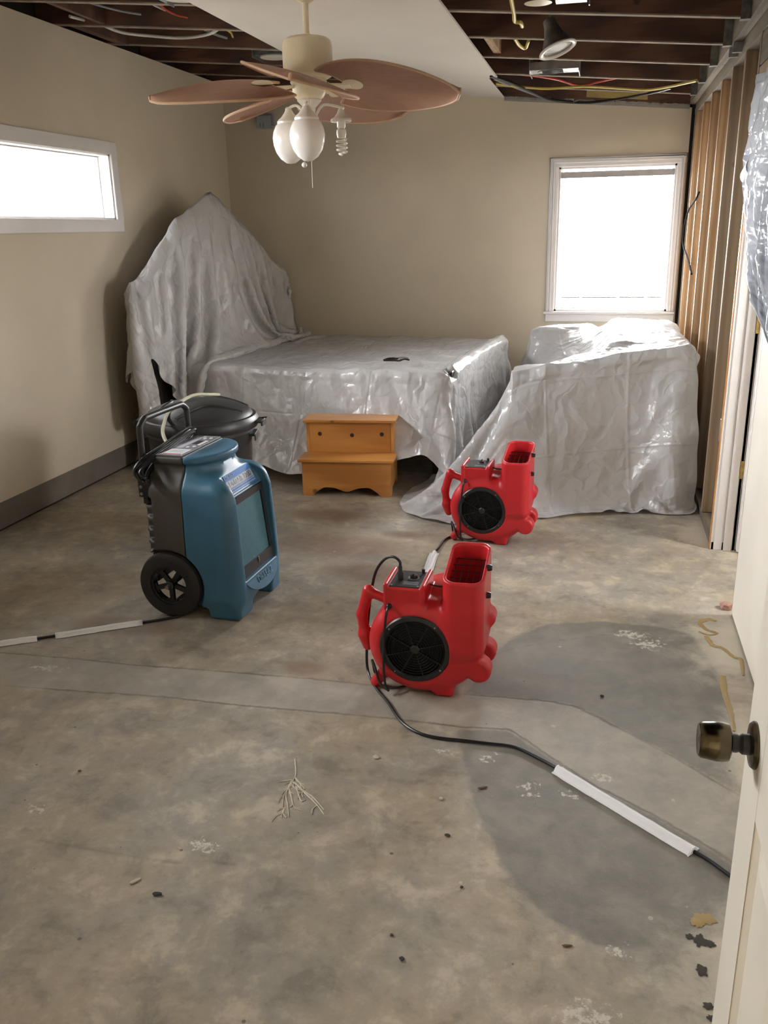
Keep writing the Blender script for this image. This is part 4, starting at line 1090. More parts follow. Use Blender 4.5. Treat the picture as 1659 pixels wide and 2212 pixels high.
# ================================================================== AIR MOVERS
def mover_sdf(x, y, z):
    cz = .184
    disc = sd_cyl(x, z, y, 0, cz, .172, 0, .235, .052)
    vol = sd_cyl(x, z, y, .060, cz + .002, .170, 0, .235, .052)
    d = smin(disc, vol, .03)
    duct = sd_box(x, y, z, (.168, .112, .36), (.071, .128, .20), .040)
    d = smin(d, duct, .028)
    d = smin(d, sd_cyl(x, z, y, .075, .270, .105, .10, .285, .035), .03)     # motor dome at the rear
    box = sd_box(x, y, z, (-.035, .085, .325), (.068, .078, .088), .010)
    d = smin(d, box, .018)
    for sx in (-.100, .030):                                                  # flanges either side of the control panel
        d = smin(d, sd_box(x, y, z, (sx, .085, .372), (.008, .082, .050), .005), .006)
    d = smax(d, -sd_box(x, y, z, (-.035, .085, .432), (.056, .0765, .022), .002), .003)
    # handle
    h = smin(sd_cap(x, y, z, (-.105, .10, .318), (-.185, .10, .345), .017), sd_cap(x, y, z, (-.185, .10, .352), (-.212, .10, .255), .020), .012)
    h = smin(h, sd_cap(x, y, z, (-.212, .10, .255), (-.205, .10, .185), .019), .012)
    h = smin(h, sd_cap(x, y, z, (-.203, .10, .175), (-.192, .10, .135), .025, .020), .012)
    h = smin(h, sd_cap(x, y, z, (-.200, .10, .19), (-.150, .12, .175), .016), .014)
    d = smin(d, h, .014)
    # feet and bumpers
    for yy in (.045, .195):
        d = smin(d, sd_cap(x, y, z, (-.125, yy, .055), (-.150, yy, .021), .021), .014)
        d = smin(d, sd_box(x, y, z, (.100, yy, .020), (.034, .030, .020), .012), .022)
        d = smin(d, sd_cyl(x, z, y, .222, .112, .044, yy - .035, yy + .035, .014), .016)
    d = smin(d, sd_cyl(x, z, y, .226, .245, .036, .16, .235, .014), .016)
    # slanted open outlet
    rim = .448 + .235 * (y + .016)
    d = smax(d, z - rim, .006)
    d = smax(d, -sd_box(x, y, z, (.168, .112, .46), (.059, .114, .15), .032), .006)
    # inlet recess
    d = smax(d, -sd_cyl(x, z, y, .004, .188, .122, -.05, .045), .004)
    return np.maximum(d, .0015 - z)
mover = tag(empty('air_mover', (-.568, 2.675, 0), 0), 'red air mover standing nearest, corded, beside the taped black cable', 'air mover', 'air movers on the floor')
P, Fq = surface_nets(mover_sdf, (-.245, -.03, -.006), (.275, .30, .535), .0046)
np_mesh('housing', P, Fq, M_RED, mover)
cz = .188
gr = MB().lathe([(.122, .003), (.1265, -.003), (.122, -.009), (.108, -.011), (.104, -.008), (.104, .004)], 64, (.004, 0, cz), 'Y', cap=False).build('inlet_grille', M_BLACK, mover, smooth=True)
rings = MB()
for k in range(9):
    r = .026 + .0096 * k
    rings.lathe([(r - .0016, -.008), (r, -.0115), (r + .0016, -.008), (r, -.005), (r - .0016, -.008)], 48, (.004, 0, cz), 'Y', cap=False)
for k in range(8):
    a = PI * 2 * k / 8 + .3; u = Vector((math.cos(a), 0, math.sin(a)))
    rings.obox(Vector((.004, -.006, cz)) + u * .062, (.046, .004, .0018), Matrix((u, Vector((0, 1, 0)), u.cross(Vector((0, 1, 0))))).transposed())
rings.lathe([(0, -.013), (.012, -.0125), (.017, -.009), (.017, -.004)], 28, (.004, 0, cz), 'Y')
rings.build('grille_rings', M_BLACK, gr, kind='stuff')
MB().lathe([(0, .034), (.120, .034)], 48, (.004, 0, cz), 'Y', cap=False).build('inlet_backing', mat('inlet_shade_black', (.006, .006, .006), .6), mover)  # plain black disc painting the dark inside of the inlet
for k in range(4):
    a = PI / 2 * k + .9; MB().lathe([(0, -.0125), (.003, -.012), (.0035, -.010)], 10, (.004 + .114 * math.cos(a), 0, cz + .114 * math.sin(a)), 'Y').build('screw', M_STEEL, gr, smooth=True)
pan = MB().box((-.089, .012, .4085), (.019, .158, .4125)).build('control_panel', M_BLACK, mover, bevel=.001)
for x in (-.081, .011):
    for y in (.020, .150): MB().lathe([(.0035, .4125), (.003, .414), (0, .4145)], 10, (x, y, 0)).build('screw', M_STEEL, pan, smooth=True)
MB().lathe([(.014, .4125), (.013, .424), (.0, .426)], 20, (-.018, .095, 0)).box((-.021, .083, .424), (-.015, .107, .431)).build('speed_knob', M_BLACK, pan, smooth=True)
MB().lathe([(.021, .4126), (.021, .4132), (0, .4133)], 24, (-.018, .095, 0)).build('dial_plate', M_PANEL, pan)
for k in range(4): MB().box((-.045, .032 + k * .008, .4126), (.008, .034 + k * .008, .4131)).build('print_line', M_SILVER, pan)
MB().lathe([(.006, 0), (.006, .014), (0, .016)], 12, (.006, .145, .4125)).build('reset_button', M_BLACK, pan, smooth=True)
MB().box((.040, .000, .335), (.060, .006, .375)).build('cord_clip', mat('pale_red_plastic', (.55, .10, .10), .4), mover, bevel=.002).rotation_euler = (-.25, 0, 0)
MB().tube([(.035, .10, .392), (.06, .10, .386), (.095, .095, .388), (.10, .09, .40)], .0032, 8).build('kickstand_rod', M_BLACK, mover, smooth=True)
for zz in (.468, .375): MB().lathe([(.011, .234), (.012, .244), (.009, .254), (0, .255)], 18, (0, .10 if zz > .4 else .08, zz), 'X').build('side_knob', M_BLACK, mover, smooth=True)
wg = MB()
for k in range(5):
    x = .122 + .023 * k
    wg.tube([(x, .00, .398), (x, .06, .414), (x, .14, .434), (x, .222, .452)], .0016, 6)
for k in range(6):
    y = .018 + .039 * k; z = .402 + .225 * (y - .0)
    wg.tube([(.106, y, z), (.230, y, z)], .0018, 6, smooth=0)
wg.build('outlet_guard', M_BLACK, mover, smooth=True, kind='stuff')
plug = MB().lathe([(.010, .4125), (.0105, .437), (.008, .442), (.007, .463), (.005, .470), (0, .471)], 16, (-.062, .075, 0))
pc = MB().tube([(-.088, .006, .338), (-.089, -.014, .334), (-.094, -.022, .30), (-.104, -.020, .20), (-.106, -.018, .10), (-.103, -.016, .055), (-.098, -.006, .030), (-.06, .02, .018), (0, .10, .012), (-.08, .16, .012), (-.14, .14, .012), (-.165, .10, .02), (-.172, .09, .06), (-.170, .07, .09), (-.150, .035, .075), (-.125, .0, .04), (-.09, -.008, .016)], .0046, 10)
pco = pc.build('power_cord', M_CORD, mover, smooth=True)
MB().lathe([(.012, .004), (.010, -.006), (.006, -.012)], 18, (-.088, .0075, .338), 'Y').build('strain_relief', M_BLACK, pco, smooth=True)
def copy_tree(o, parent=None):
    c = o.copy(); COL.objects.link(c)
    if parent is not None: c.parent = parent
    for ch in list(o.children): copy_tree(ch, c)
    return c
m2 = copy_tree(mover); m2.location = (-.544, 4.255, 0); m2.rotation_euler = (0, 0, math.radians(-3))
m2['label'] = 'red air mover farther back, in front of the covered sofa'

# ================================================================== CORDS AND TAPE ON THE FLOOR
cordpts = [(-.630, 2.750, .455), (-.632, 2.752, .478), (-.655, 2.760, .490), (-.69, 2.775, .474), (-.727, 2.79, .42), (-.748, 2.80, .34), (-.768, 2.815, .22), (-.773, 2.80, .10), (-.765, 2.78, .025), (-.716, 2.700, .006), (-.649, 2.608, .006), (-.58, 2.5, .006), (-.513, 2.443, .006), (-.44, 2.424, .006), (-.357, 2.425, .006), (-.268, 2.425, .006), (-.194, 2.422, .006), (-.119, 2.379, .006), (-.045, 2.325, .006), (.078, 2.22, .006), (.202, 2.125, .006), (.304, 2.041, .006), (.347, 2.007, .006), (.392, 1.96, .006), (.45, 1.90, .006), (.52, 1.80, .006)]
ext = tag(MB().tube(cordpts, .0052, 10).build('extension_cord', M_CORD, None, smooth=True), 'black cord arching from the near red air mover and snaking right across the floor', 'cord')
MB().lathe([(.0105, .4135), (.011, .437), (.008, .442), (.0075, .458), (.0055, .464), (0, .465)], 16, (-.630, 2.750, 0)).build('plug', M_BLACK, ext, smooth=True)
cor2 = tag(MB().tube([(-1.66, 3.26, .006), (-1.685, 3.138, .006), (-1.752, 3.077, .006), (-1.821, 3.035, .006), (-1.991, 2.924, .006), (-2.114, 2.847, .006), (-2.205, 2.79, .006), (-2.297, 2.737, .006), (-2.432, 2.66, .006), (-2.7, 2.5, .006)], .0055, 10).build('extension_cord', M_CORD, None, smooth=True), 'black cord running left from the dehumidifier wheel under white tape', 'cord')
cor3 = tag(MB().tube([(-.70, 4.36, .006), (-.739, 4.281, .006), (-.747, 4.159, .006), (-.755, 4.07, .006), (-.749, 3.916, .006), (-.74, 3.749, .006), (-.72, 3.3, .006), (-.70, 2.98, .006)], .0055, 10).build('extension_cord', M_CORD, None, smooth=True), 'black cord running between the two red air movers', 'cord')
def tape(pts, w, label, group=None, arch=.0075):
    P = spline([(x, y, 0) for x, y in pts], 8); n = len(P); vs = []; NW = 11
    for i, p in enumerate(P):
        d = (P[min(i + 1, n - 1)] - P[max(i - 1, 0)]).normalized(); s = Vector((-d.y, d.x, 0))
        sk = .08 * w * math.sin(i * .35 + len(label))
        for j in range(NW):
            v = j / (NW - 1) * 2 - 1
            z = .0016 + arch * 2.0 * math.exp(-(v / .48) ** 4) + .0012 * random.random()
            vs.append(p + s * (v * w * (1 - .02 * random.random()) + sk) + Vector((0, 0, z)))
    fs = [(i * NW + j, (i + 1) * NW + j, (i + 1) * NW + j + 1, i * NW + j + 1) for i in range(n - 1) for j in range(NW - 1)]
    o = MB().add(vs, fs).build('tape_strip', M_TAPE, None, smooth=True, angle=0)
    so = o.modifiers.new('thickness', 'SOLIDIFY'); so.thickness = .0006
    return tag(o, label, 'tape')
tape([(-.050, 2.329), (-.045, 2.325), (.078, 2.22), (.202, 2.125), (.304, 2.041), (.310, 2.036)], .024, 'long white tape strip over the black cord in the right foreground')
tape([(-1.821, 3.035), (-1.991, 2.924), (-2.114, 2.847)], .022, 'white tape strip nearest the dehumidifier wheel')
tape([(-2.174, 2.81), (-2.205, 2.79), (-2.297, 2.737), (-2.432, 2.66), (-2.7, 2.5)], .022, 'white tape strip running out of the photo at the left edge')
tape([(-.755, 4.085), (-.750, 3.941), (-.740, 3.749), (-.728, 3.45)], .024, 'white tape strip standing out between the two red air movers')

# ---- debris on the slab
def chip(x, y, r, m, label, name='debris_chip', cat='debris', flat=.45, long=1.0, rz=None, grp=None):
    bm = bmesh.new(); bmesh.ops.create_icosphere(bm, subdivisions=2, radius=1)
    for v in bm.verts: v.co *= random.uniform(.75, 1.2); v.co.x *= r * long; v.co.y *= r; v.co.z = max(-.6, v.co.z) * r * flat
    me = bpy.data.meshes.new(name); bm.to_mesh(me); bm.free(); me.materials.append(m)
    o = bpy.data.objects.new(name, me); COL.objects.link(o)
    o.location = (x, y, r * flat * .6 + .0015); o.rotation_euler = (0, 0, random.uniform(0, PI) if rz is None else rz)
    return tag(o, label, cat, grp)
chip(-.609, 2.283, .010, M_PALE, 'small tan pebble on the slab below the near air mover', 'pebble')
chip(-.375, 2.119, .007, M_PALE, 'pale crumb left of the grey damp patch')
chip(-.265, 2.196, .005, M_CHIP, 'rust brown wood sliver on the grey damp patch', 'wood_sliver', long=3.2, rz=.5)
chip(-1.079, 1.623, .0055, M_PALE, 'curled pale shaving in the left foreground', 'wood_shaving', long=2.8, rz=.9)
chip(-1.002, 1.593, .007, M_DIRT, 'dark flat flake beside the pale shaving', long=1.8, rz=0)
chip(-.329, 1.965, .0058, M_DIRT, 'black crumb at the left edge of the grey damp patch', long=1.5)
chip(-.262, 1.779, .0045, M_DIRT, 'tiny black speck below the grey damp patch')
chip(-.360, 1.526, .0065, M_DIRT, 'dark crumb at the bottom centre of the slab')
chip(-.398, 1.589, .0045, M_DIRT, 'smaller dark speck above the bottom centre crumb')
chip(.003, 1.645, .004, M_CHIP, 'thin brown sliver below the grey damp patch near the door', 'wood_sliver', long=3.0, rz=.2)
chip(.075, 2.806, .007, M_DIRT, 'black crumb on the grey patch right of the near air mover')
chip(-1.488, 2.022, .006, M_CHIP, 'brown crumb on the left of the slab')
tag(chip(.585, 3.66, .026, M_TERRA, 'pink masonry chunk at the end of the cream right wall', 'masonry_chunk', 'debris', .8), None)

# ================================================================== BED AND SOFA UNDER PLASTIC
class Solid:
    """oriented box or convex prism used both for the furniture and to drape the sheets over it"""
    def __init__(s, c, half, rz=0.0, r=.02, planes=None):
        s.c = np.array(c, np.float32); s.h = np.array(half, np.float32); s.r = r; s.planes = planes
        cz_, sz_ = math.cos(rz), math.sin(rz); s.R = np.array([[cz_, -sz_, 0], [sz_, cz_, 0], [0, 0, 1]], np.float32)
    def push(s, P, thick):
        q = (P - s.c) @ s.R
        m = np.all(np.abs(q) < s.h + thick + .004, axis=1)
        if not m.any(): return None
        k = np.nonzero(m)[0]; q = q[k]
        if s.planes is None:
            h = s.h - s.r
            d = np.abs(q) - h; o = np.maximum(d, 0); L = np.linalg.norm(o, axis=1)
            ins = L < 1e-6
            dist = np.where(ins, d.max(1), L) - s.r - thick
            n = o / np.maximum(L, 1e-6)[:, None]
            ax = d.argmax(1); ni = np.zeros_like(n); ni[np.arange(len(n)), ax] = 1
            n = np.where(ins[:, None], ni, n) * np.sign(q + 1e-9)
        else:
            N, D = s.planes
            dd = q @ N.T - D - thick; j = dd.argmax(1); dist = dd[np.arange(len(q)), j]; n = N[j]
        w = dist < 0
        return k[w], (n[w] @ s.R.T), -dist[w]

def drape(P0, h, solids, bounds, steps, thick=.008, fric=.55, seed=1, pin=None, grow=.03, damp=.985, dt=.0075, stiff=.35, floor_z=.006):
    """Position-based cloth on a regular grid, dropped over the solids."""
    P = P0.astype(np.float32).copy(); n, m, _ = P.shape
    r = np.random.default_rng(seed)
    P += r.normal(0, .0025, P.shape).astype(np.float32)
    V = np.zeros_like(P); g = np.float32(-9.81)
    def smooth_noise(k):
        c = r.uniform(0, 1, (max(2, n // k), max(2, m // k)))
        xi = np.linspace(0, c.shape[0] - 1.001, n); yi = np.linspace(0, c.shape[1] - 1.001, m)
        a, b = xi.astype(int), yi.astype(int); fx, fy = (xi - a)[:, None], (yi - b)[None]
        return c[a][:, b] * (1 - fx) * (1 - fy) + c[a + 1][:, b] * fx * (1 - fy) + c[a][:, b + 1] * (1 - fx) * fy + c[a + 1][:, b + 1] * fx * fy
    G = (1 + grow * (smooth_noise(5) * .6 + smooth_noise(11) * .8)).astype(np.float32)
    def con(sa, sb, L, k):
        a, b = P[sa], P[sb]
        d = b - a; l = np.sqrt((d * d).sum(-1, keepdims=True)) + 1e-7
        c = d * (k * .5 * (l - L[..., None]) / l)
        P[sa] += c; P[sb] -= c
    S = np.s_
    sets = []
    for par in (0, 1):
        a, b = S[par:n - 1:2], S[par + 1:n:2]; q = min(len(range(*a.indices(n))), len(range(*b.indices(n))))
        a = slice(par, par + 2 * q, 2); b = slice(par + 1, par + 1 + 2 * q, 2)
        sets.append(((a, S[:]), (b, S[:]), h * G[a], 1.0))
        a, b = S[par:m - 1:2], S[par + 1:m:2]; q = min(len(range(*a.indices(m))), len(range(*b.indices(m))))
        a = slice(par, par + 2 * q, 2); b = slice(par + 1, par + 1 + 2 * q, 2)
        sets.append(((S[:], a), (S[:], b), h * G[:, a], 1.0))
    for par in (0, 1):
        q = (n - 1 - par + 1) // 2
        a = slice(par, par + 2 * q, 2); b = slice(par + 1, par + 1 + 2 * q, 2)
        q = min(len(range(*a.indices(n))), len(range(*b.indices(n))))
        a = slice(par, par + 2 * q - 1, 2); b = slice(par + 1, par + 2 * q, 2)
        sets.append(((a, S[:-1]), (b, S[1:]), h * 1.4142 * G[a, :-1], .6))
        sets.append(((a, S[1:]), (b, S[:-1]), h * 1.4142 * G[a, 1:], .6))
    bend = []
    for par in (0, 1, 2, 3):
        idx = [i for i in range(par, n - 2, 4)]
        if idx: a = slice(idx[0], idx[-1] + 1, 4); b = slice(idx[0] + 2, idx[-1] + 3, 4); bend.append(((a, S[:]), (b, S[:]), 2 * h * G[a], stiff))
        idx = [i for i in range(par, m - 2, 4)]
        if idx: a = slice(idx[0], idx[-1] + 1, 4); b = slice(idx[0] + 2, idx[-1] + 3, 4); bend.append(((S[:], a), (S[:], b), 2 * h * G[:, a], stiff))
    for it in range(steps):
        old = P.copy()
        V *= damp; V[..., 2] += g * dt
        sp = np.sqrt((V * V).sum(-1, keepdims=True)); V *= np.minimum(1, 3.0 / (sp + 1e-6))
        P += V * dt
        for _ in range(2):
            for c in sets: con(*c)
        for c in bend: con(*c)
        Q = P.reshape(-1, 3); O = old.reshape(-1, 3)
        def contact(k, nn, dep):
            Q[k] += nn * dep[:, None]
            mv = Q[k] - O[k]; tg = mv - nn * (mv * nn).sum(1, keepdims=True)
            Q[k] -= tg * fric
        for s in solids:
            res = s.push(Q, thick)
            if res is not None and len(res[0]): contact(*res)
        k = np.nonzero(Q[:, 2] < floor_z)[0]
        if len(k): contact(k, np.tile(np.float32([0, 0, 1]), (len(k), 1)), floor_z - Q[k, 2])
        if bounds:
            for axn, lo_, hi_ in bounds:
                np.clip(Q[:, axn], lo_, hi_, out=Q[:, axn])
        if pin is not None: P[pin[0]] = pin[1]
        V = (P - old) / dt
    return P

def facets(U, V, cell, r, warp=.5):
    """piecewise linear random heights on a warped triangular lattice: sharp creases between flat facets"""
    a = U / cell + warp * np.sin(V / cell * 1.3 + 1.1) + .3 * warp * np.sin(U / cell * 2.1 + V / cell); b = V / cell + warp * np.sin(U / cell * 1.1 + .4)
    sk = (a + b) * .366; x, y = a + sk, b + sk
    i, j = np.floor(x).astype(int), np.floor(y).astype(int); fx, fy = x - i, y - j
    T = r.uniform(-1, 1, (97, 97)); g = lambda p, q: T[p % 97, q % 97]
    up = fx > fy
    z0, z3 = g(i, j), g(i + 1, j + 1); zm = np.where(up, g(i + 1, j), g(i, j + 1))
    return np.where(up, z0 + (zm - z0) * fx + (z3 - zm) * fy, z0 + (zm - z0) * fy + (z3 - zm) * fx)
def crumple(P, h, seed, amp=(.0105, .0045, .0014)):
    n, k, _ = P.shape
    for _ in range(2):                                  # linear refinement so that creases stay crisp
        Q = np.empty((2 * n - 1, 2 * k - 1, 3), np.float32); Q[::2, ::2] = P; Q[1::2, ::2] = (P[1:] + P[:-1]) / 2; Q[:, 1::2] = (Q[:, 2::2] + Q[:, :-2:2]) / 2; P = Q; h /= 2; n, k, _ = P.shape
    du = np.gradient(P, axis=0); dv = np.gradient(P, axis=1); N = np.cross(du, dv); N /= np.linalg.norm(N, axis=-1, keepdims=True) + 1e-9
    U, V = np.meshgrid(np.arange(n) * h, np.arange(k) * h, indexing='ij'); r = np.random.default_rng(seed)
    def rot(a, sx, sy): c, q = math.cos(a), math.sin(a); return (U * c + V * q) * sx, (-U * q + V * c) * sy
    hgt = amp[0] * facets(*rot(.6, .38, 1.1), .17, r, .35) + amp[0] * .7 * facets(*rot(-.75, 1.1, .42), .16, r, .35) + amp[1] * facets(*rot(1.2, .5, 1.2), .085, r, .3) + amp[2] * facets(*rot(.2, 1, .7), .036, r, .2)
    hgt = hgt + .45 * (amp[0] + amp[1])
    P = P + N * hgt[..., None] * (1.0 if N[..., 2].mean() > 0 else -1.0)
    P[..., 2] = np.maximum(P[..., 2], .004)
    return P, h
def sheet_object(name, P, h, m, sub=0, seed=1, lim=None, keep=None):
    P, h = crumple(P, h, seed)
    if lim is not None:
        P[..., 0] = np.clip(P[..., 0], XL + .006, XR - .004); P[..., 1] = np.minimum(P[..., 1], YB - .006)
    n, k, _ = P.shape
    ii = np.arange(n * k).reshape(n, k)
    Fq = np.stack([ii[:-1, :-1], ii[1:, :-1], ii[1:, 1:], ii[:-1, 1:]], -1).reshape(-1, 4)
    uu, vv = np.meshgrid(np.arange(n) * h, np.arange(k) * h, indexing='ij')
    if keep is not None:
        globals()['P_now'] = P
        kp = keep(uu, vv).ravel(); Fq = Fq[kp[Fq].all(1)]
        used = np.unique(Fq); mp_ = np.full(n * k, -1); mp_[used] = np.arange(len(used)); Fq = mp_[Fq]
        Pu = P.reshape(-1, 3)[used].copy()
        E_ = np.sort(np.concatenate([Fq[:, [0, 1]], Fq[:, [1, 2]], Fq[:, [2, 3]], Fq[:, [3, 0]]]), axis=1)
        E_, ct = np.unique(E_, axis=0, return_counts=True); E_ = E_[ct == 1]           # even out the cut hem
        for _ in range(10):
            acc = np.zeros_like(Pu); dg = np.zeros(len(Pu), np.float32)
            for a_, b_ in ((0, 1), (1, 0)): np.add.at(acc, E_[:, a_], Pu[E_[:, b_]]); np.add.at(dg, E_[:, a_], 1)
            m_ = dg == 2; Pu[m_] = .5 * Pu[m_] + .5 * acc[m_] / 2; uvu = np.stack([uu.ravel(), vv.ravel()], 1)[used]
        o = np_mesh(name, Pu, Fq, m, uv=uvu)
    else: o = np_mesh(name, P.reshape(-1, 3), Fq, m, uv=np.stack([uu.ravel(), vv.ravel()], 1))
    if sub:
        s = o.modifiers.new('smooth', 'SUBSURF'); s.levels = s.render_levels = sub
    return o

# ---- bed
BA = math.radians(-5.5); BO = (-2.85, 5.58)
bed = tag(empty('bed', (BO[0], BO[1], 0), BA), 'large bed with tall headboard hidden under milky plastic, black leg showing', 'bed')
def bw_(u, v, z=0): return (BO[0] + u * math.cos(BA) - v * math.sin(BA), BO[1] + u * math.sin(BA) + v * math.cos(BA), z)
MB().box((.0, .0, .42), (1.93, 1.83, .685)).build('mattress', M_MATT, bed, bevel=.04)
MB().box((.0, .01, .24), (1.92, 1.82, .418)).build('box_spring', M_MATT, bed, bevel=.02)
for v in (.02, 1.78): MB().box((.0, v, .20), (1.92, v + .03, .238)).build('side_rail', M_DKWOOD, bed, bevel=.004)
hb_poly = HBP = [(-.28, .16), (1.85, .16), (1.85, 1.22), (1.25, 1.56), (.78, 1.80), (.25, 1.60), (-.10, 1.36), (-.28, 1.22)]
MB().prism([(a * .985 + .01, b - .014) for a, b in hb_poly], -.097, -.048, lambda a, b, h: (h, a, b)).build('headboard', M_DKWOOD, bed, bevel=.006)
for v in (-.30, 1.73): MB().box((-.140, v + .006, 0), (-.02, v + .124, 1.24)).build('headboard_post', M_DKWOOD, bed, bevel=.01)
for (u, v) in ((1.83, .05), (1.83, 1.70), (.9, .9)): MB().box((u, v, 0), (u + .08, v + .08, .239)).build('leg', M_DKWOOD, bed, bevel=.006)
MB().box((1.931, .10, .40), (1.948, 1.75, .70)).build('footboard', M_DKWOOD, bed, bevel=.008)
def bs(u0, u1, v0, v1, z0, z1, r=.03, planes=None):
    return Solid(bw_((u0 + u1) / 2, (v0 + v1) / 2, (z0 + z1) / 2), ((u1 - u0) / 2, (v1 - v0) / 2, (z1 - z0) / 2), BA, r, planes)
# headboard as a convex prism (planes in its own frame)
hp = np.array(hb_poly); cen = np.array([(-.28 + 1.85) / 2, (.16 + 1.83) / 2])
Ns, Ds = [[1, 0, 0], [-1, 0, 0]], [.034, .034]
for a, b in zip(hp, np.roll(hp, -1, 0)):
    e = b - a; nn = np.array([e[1], -e[0]]) / np.hypot(*e)
    Ns.append([0, nn[0], nn[1]]); Ds.append(float(nn @ (a - cen)))
head = Solid(bw_(-.072, cen[0], cen[1]), (.034, 1.07, .85), BA, .01, (np.array(Ns, np.float32), np.array(Ds, np.float32)))
bed_solids = [bs(.0, 1.95, .0, 1.83, .10, .69, .05), head, bs(-.15, -.01, -.305, -.165, -.1, 1.255, .02), bs(-.15, -.01, 1.725, 1.86, -.1, 1.255, .02), bs(1.90, 1.96, .08, 1.77, .1, .725, .02)]
hB = .0255
prof = [(2.08, .30), (2.02, .76), (.24, .78), (.0, 1.90), (-.20, 1.92), (-.24, 1.30)]
pl = [0.0]
for a, b in zip(prof[:-1], prof[1:]): pl.append(pl[-1] + math.hypot(b[0] - a[0], b[1] - a[1]))
ns = int(pl[-1] / hB) + 1; T0 = .98; nt = int((2.16 + T0) / hB) + 1
S_ = np.arange(ns) * hB; pu = np.interp(S_, pl, [p[0] for p in prof]); pz = np.interp(S_, pl, [p[1] for p in prof])
tv = -T0 + np.arange(nt) * hB
U, Vv = np.meshgrid(pu, tv, indexing='ij'); Zz = np.repeat(pz[:, None], nt, 1)
sideshift = np.clip((S_ - pl[2]) / .5, 0, 1)[:, None] * .0
B0 = np.stack([BO[0] + U * math.cos(BA) - Vv * math.sin(BA), BO[1] + U * math.sin(BA) + Vv * math.cos(BA), Zz], -1)
row = int(round((pl[3] + .05) / hB)); jc = (np.arange(nt) * hB - (T0 + .78))      # the row lying on the headboard's top edge
crest = np.array([(-.335, 1.0), (-.335, 1.275), (-.17, 1.29), (-.10, 1.40), (.25, 1.645), (.70, 1.83), (.78, 1.852), (.86, 1.82), (1.25, 1.615), (1.74, 1.315), (1.875, 1.285), (1.885, 1.0)])
ca = np.concatenate([[0], np.cumsum(np.hypot(*np.diff(crest, axis=0).T))]); ca -= np.interp(.78, [crest[5][0], crest[6][0]], [ca[5], ca[6]])
inn = (jc > ca[0] + .05) & (jc < ca[-1] - .05); jj = np.nonzero(inn)[0]
cv, czz = np.interp(jc[jj], ca, crest[:, 0]), np.interp(jc[jj], ca, crest[:, 1])
tgt = np.stack([BO[0] - .075 * math.cos(BA) - cv * math.sin(BA), BO[1] - .075 * math.sin(BA) + cv * math.cos(BA), czz], -1).astype(np.float32)
for q in range(row - 50, ns):                         # gather the sheet towards the crest before it is let go
    k_ = min(1, max(0, 1 - (row - q) / 50)); s_ = jc[jj]
    B0[q, jj, 1] = B0[q, jj, 1] * (1 - k_) + tgt[:, 1] * k_; B0[q, jj, 2] += (czz - 1.9) * k_
PB = drape(B0, hB, bed_solids, [(0, XL + .012, 9), (1, 0, YB - .012)], 330, seed=3, grow=.018, stiff=.6, fric=.9, pin=((row, jj), tgt))
def keep_bed(u, v):
    w = v - T0
    hem = w > -.50 + .05 * np.sin(u * 3.1) + .018 * np.sin(u * 11 + 1) + .10 * np.exp(-((u - .62) / .25) ** 2)
    dx, dy = P_now[..., 0] - BO[0], P_now[..., 1] - BO[1]                     # bed coordinates of the draped points
    ub, vb, zb = dx * math.cos(BA) + dy * math.sin(BA), -dx * math.sin(BA) + dy * math.cos(BA), P_now[..., 2]
    gap = (ub < .34) & (ub > -.30) & (vb < -.035) & (vb > -.335) & (zb < .74 - (vb + .30) * 1.35)
    low = (ub < .4) & (vb <= -.335) & (zb < .36)
    return np.where(u < pl[2] - .32, hem, (w > -.75) | (u > pl[2] + .3)) & ~gap & ~low
bsheet = tag(sheet_object('plastic_sheet', PB, hB, M_PLAST, seed=5, lim=1, keep=keep_bed), 'milky plastic sheet draped over the bed and its tall pointed headboard', 'plastic sheet')

# ---- sofa against the stud wall
sofa = tag(empty('sofa', (0, 5.2, 0)), 'sofa wholly covered by milky plastic under the back window', 'sofa')
def sb_(a, b): return ((a[0], a[1] - 5.2, a[2]), (b[0], b[1] - 5.2, b[2]))
SB = [('arm', (-.50, 5.22, .10), (.50, 5.44, .745)), ('arm', (-.52, 6.86, .10), (.48, 7.08, .74)), ('backrest', (.06, 5.45, .40), (.52, 6.855, .885)), ('seat_base', (-.50, 5.441, .10), (.50, 6.859, .36)), ('seat_cushion', (-.50, 5.45, .362), (.055, 6.14, .50)), ('seat_cushion', (-.50, 6.16, .362), (.055, 6.85, .50))]
ssol = [Solid((0, 6.15, .05), (.55, .9, .05)), Solid((.30, 5.30, .22), (.28, .13, .24), .12, .08), Solid((-.42, 5.30, .16), (.16, .16, .16), .3, .06), Solid((.47, 5.15, .36), (.11, .12, .13), .25, .08)]
for nm, a, b in SB:
    MB().box(*sb_([q + .012 for q in a], [q - .014 for q in b])).build(nm, M_SOFA, sofa, bevel=.03)
    c = [(a[i] + b[i]) / 2 for i in range(3)]; hf = [(b[i] - a[i]) / 2 for i in range(3)]
    if nm in ('arm',): c[2] -= .05; hf[2] += .05
    if nm == 'arm' and a[1] < 6:
        ssol.append(Solid(c, hf, 0, .05))
        nrm = np.array([-.155, 0, .93]) / math.hypot(.155, .93); cc = np.array([0, 5.34, .45])
        ssol.append(Solid(cc, (.55, .14, .50), 0, .02, (np.array([nrm, [-1, 0, 0], [1, 0, 0], [0, -1, 0], [0, 1, 0]], np.float32), np.array([nrm @ (np.array([-.50, 5.34, .735]) - cc), .5, .52, .12, .12], np.float32))))
    else: ssol.append(Solid(c, hf, 0, .05))
for x in (-.44, .40):
    for y in (5.26, 6.98): MB().box((x, y - 5.2, 0), (x + .06, y - 5.14, .099)).build('leg', M_DKWOOD, sofa)
ssol.append(Solid((-.28, 6.95, .60), (.25, .10, .22), .2, .06))
hS = .027
nx_, ny_ = int(1.95 / hS), int(3.08 / hS)
